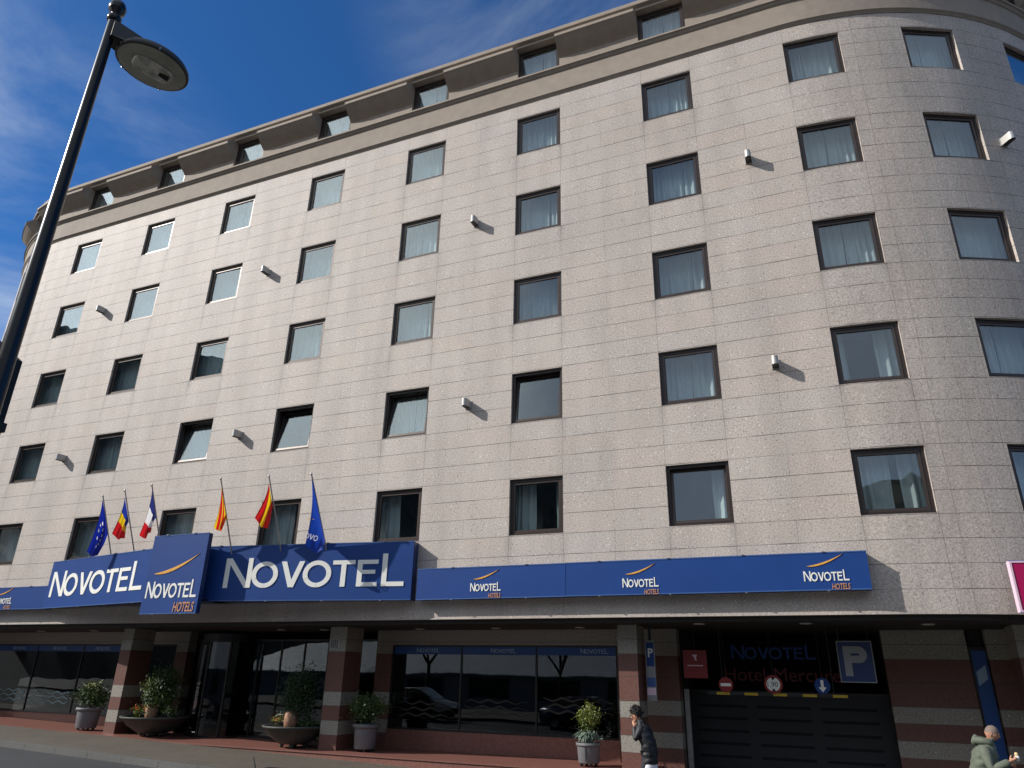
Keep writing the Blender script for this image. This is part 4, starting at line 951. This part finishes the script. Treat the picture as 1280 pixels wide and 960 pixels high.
# ------------------------------------------------------------------ garage signs
def disc(mb, c, r, m, y, th=.02, n=32): mb.mesh([V(c[0] + r * math.cos(2 * math.pi * k / n), y, c[1] + r * math.sin(2 * math.pi * k / n)) for k in range(n)], [tuple(range(n))], m)
gyS = 2.0
t_ = empty('height_bar', (5.85, gyS, -3.60)); tag(t_, 'black height bar with yellow stripes hanging across the garage mouth', 'barrier')
m_ = MB(); m_.box((-1.5, 0, 0), (1.5, .05, .07), 'dark_metal'); m_.build('bar', t_)
m_ = MB()
for k in range(5): m_ = MB(); m_.box((-1.3 + k * .63, -.006, .002), (-1.0 + k * .63, 0.0, .06), 'yellow'); m_.build('yellow_stripe', t_)
m_ = MB()
for x in (-1.15, 1.25): m_.tube([(x, .025, .07), (x, .025, 1.5)], .012, 'dark_metal', 8)
m_.build('hanger', t_)
def rsign(x, z, r, label, kind):
    t_ = empty('traffic_sign', (x, gyS - .03, z)); tag(t_, label, 'traffic sign')
    m_ = MB(); n = 36; main = {'no': 'red', 'height': 'red', 'arrow': 'sign_blue'}[kind]
    for y0 in (0, .015): disc(m_, (0, 0), r, main, y0)
    ring_v = [V(r * math.cos(2 * math.pi * k / n), y, r * math.sin(2 * math.pi * k / n)) for y in (0, .015) for k in range(n)]; m_.mesh(ring_v, [(k, (k + 1) % n, n + (k + 1) % n, n + k) for k in range(n)], main); m_.build('plate', t_)
    m_ = MB()
    if kind == 'no': m_.box((-r * .72, -.004, -r * .2), (r * .72, -.001, r * .2), 'sign_white')
    if kind == 'height':
        disc(m_, (0, 0), r * .74, 'sign_white', -.002); m_.mesh([V(-.05, -.004, r * .74), V(.05, -.004, r * .74), V(0, -.004, r * .4)], [(0, 1, 2)], 'black_gasket'); m_.mesh([V(-.05, -.004, -r * .74), V(.05, -.004, -r * .74), V(0, -.004, -r * .4)], [(0, 1, 2)], 'black_gasket')
    if kind == 'arrow': m_.box((-.03, -.004, -.03), (.03, -.001, r * .72), 'sign_white'); m_.mesh([V(-.085, -.004, -.03), V(.085, -.004, -.03), V(0, -.004, -r * .8)], [(0, 1, 2)], 'sign_white')
    m_.build('symbol', t_)
    if kind == 'height': o = bfont('1,90', .15, 'black_gasket', (-.155, -.006, -.05), 'digits', t_, .001)
    m_ = MB(); m_.tube([(0, .01, r), (0, .01, -2.1 - z)], .006, 'dark_metal', 6) if kind != 'no' else m_.tube([(0, .01, r), (0, .01, -2.1 - z)], .006, 'dark_metal', 6); m_.build('hanger', t_)
rsign(4.78, -3.38, .165, 'round red no entry sign with white bar, hanging in the garage mouth', 'no')
rsign(5.84, -3.35, .20, 'round white height limit sign with red rim in the garage mouth', 'height')
rsign(6.88, -3.36, .165, 'round blue sign with white downward arrow in the garage mouth', 'arrow')
t_ = empty('parking_sign', (7.64, 1.8, -3.28)); tag(t_, 'dark blue parking sign with large white P hanging by the garage', 'sign')
m_ = MB(); m_.box((-.36, 0, 0), (.36, .08, .86), 'sign_blue_dark'); m_.build('panel', t_); m_ = MB(); ring(m_, -.36, 0, .36, .86, .018, -.01, 0, 'sign_grey'); m_.build('frame', t_)
m_ = MB(); [m_.prism([(p[0] - .24, p[1] + .13) for p in poly], 'sign_grey', (V(0, 0, 0), XU, ZU, DEC), .012) for poly in glyph('P', .62, .48, .15)]; m_.build('lettering', t_)
m_ = MB(); m_.tube([(-.3, .04, .86), (-.3, .04, 1.18)], .01, 'dark_metal', 6); m_.tube([(.3, .04, .86), (.3, .04, 1.18)], .01, 'dark_metal', 6); m_.build('hanger', t_)
t_ = empty('red_sign', (4.10, 2.0, -3.25)); tag(t_, 'square dark red sign with pale emblem hanging left inside the garage', 'sign')
m_ = MB(); m_.box((-.28, 0, 0), (.28, .05, .63), 'red'); m_.build('panel', t_)
m_ = MB(); m_.prism([(-.07, .52), (.06, .53), (.03, .46), (.05, .40), (.0, .40), (-.02, .47)], 'pink_edge', (V(0, 0, 0), XU, ZU, DEC), .006)
m_.prism([(-.18, .27), (.18, .27), (.18, .29), (-.18, .29)], 'pink_edge', (V(0, 0, 0), XU, ZU, DEC), .006); m_.build('emblem', t_)
m_ = MB(); m_.tube([(0, .02, .63), (0, .02, 1.15)], .01, 'dark_metal', 6); m_.build('hanger', t_)
t_ = empty('information_board', (3.16, 1.35, -3.76)); tag(t_, 'narrow vertical information board beside the pillar left of the garage', 'sign')
m_ = MB(); m_.box((-.11, 0, 0), (.11, .06, 1.33), 'sign_grey'); m_.build('panel', t_)
m_ = MB(); m_.box((-.09, -.004, .75), (.09, 0, 1.28), 'sign_blue'); m_.box((-.10, -.004, .30), (.10, 0, .5), 'sign_edge'); m_.box((-.10, -.004, .12), (.10, 0, .28), 'pink_edge'); [m_.prism([(p[0] - .05, p[1] + .95) for p in poly], 'sign_white', (V(0, 0, 0), XU, ZU, DEC), .008) for poly in glyph('P', .2, .12, .035)]; m_.build('print', t_)
m_ = MB(); m_.box((-.03, .03, 1.33), (.03, .05, 1.66), 'dark_metal'); m_.build('hanger', t_)
# blue banner recessed in the corner wall
t_ = empty('banner', (10.235, 3.42, -5.6), 0); tag(t_, 'tall narrow blue advertising panel set in the striped corner wall', 'banner')
m_ = MB(); m_.box((-.17, 0, 0), (.17, .06, 3.13), 'dark_metal'); m_.build('frame', t_); 
m_ = MB(); m_.box((-.13, -.012, .05), (.15, 0, 3.05), 'vinyl_blue'); m_.prism([(-.10, 2.3), (.10, 2.45), (.10, 2.75), (-.10, 2.6)], 'vinyl_text', (V(0, -.012, 0), XU, ZU, DEC), .003); m_.build('print', t_)
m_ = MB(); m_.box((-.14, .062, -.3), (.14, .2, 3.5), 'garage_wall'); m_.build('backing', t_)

# ------------------------------------------------------------------ cars
def car(loc, rz, paint, label, antenna=True):
    t_ = empty('parked_car', loc, rz); tag(t_, label, 'car')
    L = [(-2.10, .62, .42, .70), (-2.05, .88, .30, .80), (-1.5, .96, .22, .85), (-.9, 1.0, .2, .87), (0, 1.0, .2, .88), (.9, .98, .2, .87), (1.55, .86, .22, .86), (2.0, .72, .3, .78), (2.12, .58, .42, .62)]
    m_ = MB(); vs = []
    for x, zt, zb, hw in L:
        vs += [V(x, -hw * .9, zb), V(x, -hw, zb + .15), V(x, -hw, zt - .18), V(x, -hw * .9, zt), V(x, hw * .9, zt), V(x, hw, zt - .18), V(x, hw, zb + .15), V(x, hw * .9, zb)]
    fs = [(i * 8 + k, i * 8 + (k + 1) % 8, (i + 1) * 8 + (k + 1) % 8, (i + 1) * 8 + k) for i in range(len(L) - 1) for k in range(8)] + [tuple(range(8)), tuple(range((len(L) - 1) * 8, len(L) * 8))[::-1]]
    m_.mesh(vs, fs, paint, True); m_.build('body', t_)
    m_ = MB(); C_ = [(-1.75, .95, .72), (-1.25, 1.36, .62), (-.6, 1.46, .60), (.1, 1.46, .60), (.45, 1.38, .61), (1.15, .97, .74)]; vs = []
    for x, z, hw in C_: vs += [V(x, -.76 if z > 1 else -hw, .95), V(x, -hw, z - .03), V(x, -hw * .9, z), V(x, hw * .9, z), V(x, hw, z - .03), V(x, .76 if z > 1 else hw, .95)]
    for i in range(len(C_) - 1):
        for k in range(5):
            mm = 'car_glass' if k in (0, 4) or (i in (0, 4)) else paint
            m_.mesh([vs[i * 6 + k], vs[i * 6 + k + 1], vs[(i + 1) * 6 + k + 1], vs[(i + 1) * 6 + k]], [(0, 1, 2, 3)], mm, False)
    m_.build('cabin', t_)
    for x in (-1.3, 1.32):
        for s in (-1, 1):
            w_ = MB(); vs = []; n = 24
            pr = [(.0, .02), (.19, .02), (.2, .0), (.3, .0), (.32, .03), (.32, .18), (.0, .18)]
            for r_, y in pr:
                for k in range(n): a = 2 * math.pi * k / n; vs.append(V(x + r_ * math.cos(a), s * (.90 - y), .32 + r_ * math.sin(a)))
            w_.mesh(vs[:3 * n], [(i * n + k, i * n + (k + 1) % n, (i + 1) * n + (k + 1) % n, (i + 1) * n + k) for i in range(2) for k in range(n)], 'steel_dull', True)
            w_.mesh(vs[2 * n:], [(i * n + k, i * n + (k + 1) % n, (i + 1) * n + (k + 1) % n, (i + 1) * n + k) for i in range(4) for k in range(n)], 'tyre', True); w_.build('wheel', t_)
    for s in (-1, 1):
        h_ = MB(); h_.box((1.93, s * .55 - .15, .58), (2.10, s * .55 + .15, .68), 'head_glass'); h_.build('headlight', t_)
        h_ = MB(); h_.box((-2.10, s * .62 - .12, .62), (-2.02, s * .62 + .12, .80), 'tail_red'); h_.build('taillight', t_)
    if antenna:
        a_ = MB(); a_.tube([(-.30, 0, 1.46), (-.36, 0, 1.60)], [.006, .003], 'black_gasket', 6); a_.build('antenna', t_)
    return t_
car((2.72, -11.1, gzf(2) - .13), 0.02, 'car_black', 'dark car at the kerbless road edge with only its aerial in view')
car((10.35, -5.05, gzf(10) - .13), math.pi, 'car_silver', 'silver car parked in the lower right corner, only the roof in view', False)
car((-3.5, -12.6, gzf(-3.5) - .13), 0.0, 'car_blue', 'dark blue car mirrored in the shop windows', False)
car((-12.5, -12.8, gzf(-12) - .13), 0.0, 'car_silver', 'silver car mirrored in the entrance glazing', False)

# bare street trees across the road (mirrored in the entrance glazing)
def bare_tree(loc, seed, H, label):
    rr = random.Random(seed); t_ = empty('bare_tree', loc); tag(t_, label, 'tree', 'bare street trees'); m_ = MB(); tw = MB()
    def br(mb, p, d, L, r_, k):
        q = p + d * L; mb.tube([p, p.lerp(q, .5) + V(rr.gauss(0, .03), rr.gauss(0, .03), 0) * L, q], [r_, r_ * .85, r_ * .65], 'bark', 6, True, False)
        if k == 0: return
        for _ in range(rr.choice((2, 3))):
            e = (d + V(rr.gauss(0, .5), rr.gauss(0, .5), rr.gauss(.1, .3))).normalized(); br(tw, q, e, L * rr.uniform(.6, .85), r_ * .58, k - 1)
    br(m_, V(0, 0, 0), V(0, 0, 1), H * .35, .14, 0)
    for _ in range(4): br(tw, V(0, 0, H * .34), (V(rr.gauss(0, .5), rr.gauss(0, .5), 1)).normalized(), H * .25, .08, 4)
    m_.build('trunk', t_); tw.build('crown', t_)
bare_tree((-14, -16.5, gzf(-14)), 3, 7, 'bare tree across the road, left one mirrored in the entrance glass')
bare_tree((-6.5, -17.5, gzf(-6)), 8, 6.5, 'bare tree across the road, right one mirrored in the entrance glass')

# ------------------------------------------------------------------ people
def skinned(name, nodes, edges, m, parent, sub=2, root=0):
    me = bpy.data.meshes.new(name); me.from_pydata([n[0] for n in nodes], edges, []); o = bpy.data.objects.new(name, me); col.objects.link(o)
    md = o.modifiers.new('s', 'SKIN'); md.use_smooth_shade = True
    for i, n in enumerate(nodes):
        sv = me.skin_vertices[0].data[i]; r_ = n[1]; sv.radius = r_ if isinstance(r_, tuple) else (r_, r_); sv.use_root = (i == root)
    o.modifiers.new('b', 'SUBSURF').levels = sub
    bpy.context.view_layer.update()
    nm = bpy.data.meshes.new_from_object(o.evaluated_get(bpy.context.evaluated_depsgraph_get())); bpy.data.objects.remove(o)
    nm.materials.clear(); nm.materials.append(MAT[m])
    for p in nm.polygons: p.use_smooth = True
    q = bpy.data.objects.new(name, nm); col.objects.link(q); q.parent = parent; return q
def head_mesh(c, yaw, pitch, hscale=1.0, bald=False):
    """head facing +x before yaw, eyes at half height"""
    M = Matrix.Translation(c) @ Matrix.Rotation(yaw, 4, 'Z') @ Matrix.Rotation(pitch, 4, 'Y')
    nu, nv = 40, 30; vs = []; fs = []
    for j in range(nv + 1):
        th = math.pi * j / nv; z = math.cos(th)
        for i in range(nu):
            a = 2 * math.pi * i / nu; x, y = math.cos(a), math.sin(a); s_ = math.sin(th)
            rx, ry, rz = .098, .076, .118
            px, py, pz = x * s_ * rx, y * s_ * ry, z * rz
            fr_ = max(0, x) * s_
            if pz < -.02:       # jaw narrows
                k = min(1, (-.02 - pz) / .1); py *= 1 - .35 * k; px *= (1 - .28 * k) if x < 0 else (1 - .10 * k)
            g = lambda yy, zz, sy, sz: math.exp(-((py - yy) / sy) ** 2 - ((pz - zz) / sz) ** 2)
            if x > 0:
                px += .026 * g(0, -.022, .012, .020) + .012 * g(0, .005, .008, .018)      # nose
                px += .008 * g(0, .028, .05, .010)                                           # brow
                px -= .010 * g(.03, .006, .014, .011) + .010 * g(-.03, .006, .014, .011)     # eye sockets
                px += .008 * g(0, -.055, .02, .006) + .008 * g(0, -.069, .018, .006)         # lips
                px += .010 * g(0, -.098, .018, .014)                                         # chin
            vs.append(M @ V(px, py, pz))
    for j in range(nv):
        for i in range(nu): fs.append((j * nu + i, j * nu + (i + 1) % nu, (j + 1) * nu + (i + 1) % nu, (j + 1) * nu + i))
    return M, vs, fs
def hand_nodes(w, d, up, side, curl=.6, s=1.0):
    """palm then five chains; w wrist point, d finger direction, side towards the thumb, up = back of the hand"""
    nodes = [(w, .024 * s), (w + d * .045 * s, (.036 * s, .018 * s)), (w + d * .085 * s, (.038 * s, .016 * s))]; edges = [(0, 1), (1, 2)]
    for k, (off, Lf) in enumerate(((.030, .070), (.010, .080), (-.010, .074), (-.029, .058))):
        b = w + d * .085 * s + side * off * s; prev = 2
        dd = d
        for q in range(3):
            dd = (dd - up * curl * (.55 + .25 * q)).normalized(); b = b + dd * Lf * s * (.42, .33, .25)[q]
            nodes.append((b, (.0095, .009, .0075)[q] * s)); edges.append((prev, len(nodes) - 1)); prev = len(nodes) - 1
    b = w + d * .03 * s + side * .035 * s; nodes.append((b, .013 * s)); edges.append((1, len(nodes) - 1)); p = len(nodes) - 1
    b = b + (side * .5 + d * .8 - up * .4).normalized() * .035 * s; nodes.append((b, .011 * s)); edges.append((p, p + 1)); b = b + (d * .9 - up * .5).normalized() * .028 * s; nodes.append((b, .009 * s)); edges.append((p + 1, p + 2))
    return nodes, edges
def person(loc, face, label, H, hunch, arms, top_m, leg_m, hair_m, hair_kind, stride=.18, hood=False, shirt=False, bulk=1.0):
    """local frame: the person faces +x; z up; pelvis at .53 H"""
    t_ = empty('person', loc, face); tag(t_, label, 'person')
    k = H / 1.75
    pel = V(0, 0, .93) * k; ch = V(.03 + hunch * .5, 0, 1.22) * k; sh = V(.05 + hunch, 0, 1.42) * k; nk = V(.08 + hunch * 1.25, 0, 1.50) * k; hd_ = V(.13 + hunch * 1.5, 0, 1.585) * k
    body = [(pel, (.125 * k, .15 * k)), (V(hunch * .2, 0, 1.05) * k, (.11 * k, .14 * k)), (ch, (.12 * k, .155 * k)), (sh, (.085 * k, .12 * k)), (nk, .052 * k), (nk.lerp(hd_, .6), .05 * k)]
    be = [(0, 1), (1, 2), (2, 3), (3, 4), (4, 5)]
    jk = [(pel + V(0, 0, -.17), (.17 * k, .205 * k)), (pel + V(0, 0, .05), (.165 * k, .20 * k)), (V(hunch * .3, 0, 1.08) * k, (.155 * k, .19 * k)), (ch, (.165 * k, .205 * k)), (sh, (.125 * k, .165 * k)), (nk + V(0, 0, -.01), (.075 * k, .08 * k))]
    je = [(0, 1), (1, 2), (2, 3), (3, 4), (4, 5)]
    wr = []
    for side, (el, wrp) in ((1, arms[0]), (-1, arms[1])):
        S = sh + V(-.01, side * .175, -.02) * k; E_ = V(*el) * k; W = V(*wrp) * k; wr.append((E_, W, side))
        i = len(body); body += [(S + V(0, -side * .03, -.02), .042 * k), (E_, .036 * k), (W, .027 * k)]; be += [(3, i), (i, i + 1), (i + 1, i + 2)]
        i = len(jk); jk += [(S, .092 * k), (S.lerp(E_, .5), .086 * k), (E_, .074 * k), (E_.lerp(W, .90), .056 * k)]; je += [(4, i), (i, i + 1), (i + 1, i + 2), (i + 2, i + 3)]
    lg = [(pel + V(0, 0, .02), (.13 * k, .15 * k))]; le = []
    feet = []
    for side in (1, -1):
        hp = pel + V(0, side * .09, -.05) * k; x = stride * side; kn = V(x * .55 + .05, side * .10, .49) * k; an = V(x - .03, side * .10, .085) * k
        i = len(body); body += [(hp, .085 * k), (kn, .055 * k), (an, .038 * k), (an + V(.07, 0, -.04) * k, .035 * k), (an + V(.17, 0, -.055) * k, .028 * k)]; be += [(0, i), (i, i + 1), (i + 1, i + 2), (i + 2, i + 3), (i + 3, i + 4)]
        i = len(lg); lg += [(hp, .105 * k), (kn, .075 * k), (an + V(0, 0, .03), .058 * k)]; le += [(0, i), (i, i + 1), (i + 1, i + 2)]; feet.append(an)
    bo = skinned('body', body, be, 'skin', t_)
    # join the head into the body mesh (one continuous figure)
    M, vs, fs = head_mesh(hd_ + V(.02, 0, .045) * k, arms[2], arms[3])
    hm = MB(); hm.mesh(vs, fs, 'skin', True)
    for s_ in (1, -1):
        e = [M @ V(-.012 + .022 * math.cos(a) * .7, s_ * (.0765 + .004 * math.cos(a)), -.008 + .030 * math.sin(a)) for a in [i * math.pi / 6 for i in range(12)]]; hm.tube(e + [e[0]], .006, 'skin', 6)
        hm.lathe([(0, -.009), (.008, -.005), (.009, 0), (.008, .005), (0, .009)], 'eye_dark', tuple(M @ V(.083, s_ * .03, .006)), 10)
    hm.box((-.002, -.02, -.003), (.006, .02, .003), 'lips', M @ Matrix.Translation((.094, 0, -.062)))
    ho = hm.build('head_tmp')
    bm = bmesh.new(); bm.from_mesh(bo.data); nb = len(bo.data.materials)
    for mm in ho.data.materials[1:]: bo.data.materials.append(mm)
    b2 = bmesh.new(); b2.from_mesh(ho.data); tmp = bpy.data.meshes.new('t'); b2.to_mesh(tmp); bm.from_mesh(tmp); bm.to_mesh(bo.data); bm.free(); b2.free(); bpy.data.objects.remove(ho)
    puff = .012 if shirt else .004
    spine = [(pel + V(0, 0, -.20) * k, .150, .185), (pel + V(0, 0, -.05) * k, .155, .19), (pel + V(.0, 0, .08) * k, .15, .185), (V(hunch * .2, 0, 1.10) * k, .155, .195), (ch, .168, .21), (ch.lerp(sh, .6), .16, .215), (sh + V(0, 0, -.01), .13, .185), (sh.lerp(nk, .55), .095, .115), (nk + V(.0, 0, .015) * k, .078, .082), (nk + V(.008, 0, .055) * k, .074, .076), (nk + V(.008, 0, .05) * k, .06, .062)]
    rings = []; 
    for (c0, a0, b0), (c1, a1, b1) in zip(spine, spine[1:]):
        m__ = 7 if (c1 - c0).length > .08 else 3
        for q in range(m__): f_ = q / m__; rings.append((c0.lerp(c1, f_), a0 + (a1 - a0) * f_, b0 + (b1 - b0) * f_))
    rings.append(spine[-1]); jm = MB(); vv = []; nn_ = 30; zz = 0
    for i, (c_, a_, b_) in enumerate(rings):
        pf = puff * abs(math.sin(c_.z * 3.14159 / .115))
        for q in range(nn_):
            an_ = 2 * math.pi * q / nn_; wr_ = .006 * math.sin(an_ * 5 + c_.z * 31) + .005 * math.sin(an_ * 3 - c_.z * 47)
            vv.append(c_ + V((a_ + pf + wr_) * k * math.cos(an_) * bulk, (b_ + pf + wr_) * k * math.sin(an_) * bulk, 0))
    jm.mesh(vv, [(i * nn_ + q, i * nn_ + (q + 1) % nn_, (i + 1) * nn_ + (q + 1) % nn_, (i + 1) * nn_ + q) for i in range(len(rings) - 1) for q in range(nn_)], top_m, True); jm.build('jacket', t_)
    for E_, W, side in wr:
        S = sh + V(-.01, side * .165 * bulk, -.03) * k
        skinned('sleeve', [(S + V(0, -side * .05, .01), .085 * k), (S, .092 * k * bulk), (S.lerp(E_, .5), .080 * k * bulk), (E_, .070 * k * bulk), (E_.lerp(W, .5), .062 * k * bulk), (E_.lerp(W, .93), .050 * k * bulk)], [(i, i + 1) for i in range(5)], top_m, t_)
    skinned('trousers', lg, le, leg_m, t_)
    for E_, W, side in wr:
        d = (W - E_).normalized(); up = V(0, side, 0) - d * V(0, side, 0).dot(d); up = up.normalized() if up.length > .1 else V(0, 0, 1); sd = d.cross(up).normalized() * (1 if side > 0 else -1)
        if sd.z < 0: sd = -sd
        nn, ne = hand_nodes(W - d * .02, d, up, sd, .55, k * 1.02); skinned('hand', nn, ne, 'skin', t_, 1)
    for an in feet:
        s_ = MB(); prof = [(-.07, .035, .10), (-.05, .045, .10), (.04, .045, .09), (.12, .05, .055), (.19, .04, .04), (.21, .02, .025)]; vv = []
        for x, hw, hh in prof: vv += [an + V(x, -hw, -.083), an + V(x, hw, -.083), an + V(x, hw * .8, -.083 + hh), an + V(x, -hw * .8, -.083 + hh)]
        s_.mesh(vv, [(i * 4 + q, i * 4 + (q + 1) % 4, (i + 1) * 4 + (q + 1) % 4, (i + 1) * 4 + q) for i in range(len(prof) - 1) for q in range(4)] + [(0, 1, 2, 3), (20, 23, 22, 21)], 'car_black', True); s_.build('shoe', t_)
    hr = MB(); rr = random.Random(11)
    if hair_kind == 'curly':
        nu, nv = 36, 20; vv = []; ff = []
        for j in range(nv + 1):
            th = math.pi * j / nv
            for i in range(nu):
                a = 2 * math.pi * i / nu; x, y, z = math.cos(a) * math.sin(th), math.sin(a) * math.sin(th), math.cos(th)
                bmp = 1 + .09 * math.sin(a * 7 + j) * math.sin(j * 1.9) + rr.uniform(-.05, .05)
                vv.append(M @ V((x * .108) * bmp - .022, y * .088 * bmp, z * .112 * bmp + .038))
        for j in range(nv):
            for i in range(nu): ff.append((j * nu + i, j * nu + (i + 1) % nu, (j + 1) * nu + (i + 1) % nu, (j + 1) * nu + i))
        hr.mesh(vv, ff, hair_m, True)
        for _ in range(260):
            a = rr.uniform(0, 6.28); th = rr.uniform(0, 1.9); c_ = V(math.cos(a) * math.sin(th) * .112 - .02, math.sin(a) * math.sin(th) * .092, math.cos(th) * .118 + .04)
            if c_.x > .085 and c_.z < .06: continue
            p = [M @ (c_ + V(rr.gauss(0, .010), rr.gauss(0, .010), rr.gauss(0, .010)) * q) for q in range(4)]; hr.tube(p, [.006, .007, .006, .002], hair_m, 5, True, False)
    else:
        nu, nv = 36, 10; vv = []; ff = []
        for j in range(nv + 1):
            th = .52 * math.pi * j / nv
            for i in range(nu):
                a = 2 * math.pi * i / nu; x, y, z = math.cos(a) * math.sin(th), math.sin(a) * math.sin(th), math.cos(th)
                vv.append(M @ V(x * .1 - (.004 if x > 0 else 0), y * .0778, z * .1198 + (.02 * max(0, x) * math.sin(th)) + .001))
        for j in range(nv):
            for i in range(nu): ff.append((j * nu + i, j * nu + (i + 1) % nu, (j + 1) * nu + (i + 1) % nu, (j + 1) * nu + i))
        hr.mesh(vv, ff, hair_m, True)
    hr.build('hair', t_)
    if hood:
        hb = nk + V(-.10, 0, -.01) * k
        nn = [(nk + V(.075, .06, -.04), .035), (nk + V(.02, .115, .0), .045), (nk + V(-.07, .12, .02), .055), (nk + V(-.145, .06, .015), .07), (nk + V(-.165, 0, .01), .078), (nk + V(-.145, -.06, .015), .07), (nk + V(-.07, -.12, .02), .055), (nk + V(.02, -.115, .0), .045), (nk + V(.075, -.06, -.04), .035), (nk + V(-.11, 0, .075), .05), (nk + V(-.20, 0, -.05), .05)]
        skinned('hood', nn, [(i, i + 1) for i in range(8)] + [(4, 9), (4, 10)], top_m, t_)
    if shirt:
        s_ = MB(); vv = []
        for z_, r1 in ((-.12, .135), (-.22, .15), (-.295, .155), (-.295, .14)):
            for q in range(24): an_ = q * math.pi / 12; vv.append(pel + V((r1 + .006 * math.sin(an_ * 4)) * k * bulk * math.cos(an_), (r1 + .035) * k * bulk * math.sin(an_), z_ + .012 * math.sin(an_ * 3)))
        s_.mesh(vv, [(i * 24 + q, i * 24 + (q + 1) % 24, (i + 1) * 24 + (q + 1) % 24, (i + 1) * 24 + q) for i in range(3) for q in range(24)], 'shirt_white', True); s_.build('shirt', t_)
    return t_, wr, k, M
t1, w1, k1, M1 = person((3.62, -1.2, gzf(3.6)), R(180 - 8), 'person in black padded jacket walking left with hand raised to the mouth', 1.66, .07,
       [((.20, .24, 1.17), (.27, .12, 1.44)), ((.02, -.25, 1.14), (.14, -.22, .96)), 0, .28], 'jacket_black', 'trousers_dark', 'hair_dark', 'curly', shirt=True, bulk=.98)
t2, w2, k2, M2_ = person((9.17, -1.75, gzf(9.4)), R(-12), 'person in olive hooded jacket with shaved head looking at food in one hand', 1.76, .06,
       [((.12, .27, 1.12), (.36, .20, 1.16)), ((.16, -.27, 1.10), (.44, -.20, 1.26)), 0, .30], 'jacket_olive', 'trousers_dark', 'hair_shaved', 'shaved', hood=True, bulk=1.12)
E_, W, side = w2[1]; d = (W - E_).normalized(); c = W + d * .085
t_ = empty('sandwich', tuple(t2.matrix_basis @ (c + V(.01, .03, .0)))); tag(t_, 'small sandwich in white paper held by the olive jacketed person', 'sandwich')
m_ = MB(); m_.lathe([(0, -.05), (.025, -.045), (.034, 0), (.032, .03), (.0, .032)], 'paper_white', n=14); m_.build('wrapper', t_)
m_ = MB(); m_.lathe([(.026, .03), (.03, .045), (.024, .07), (.0, .085)], 'bread', n=14); m_.build('bread', t_)
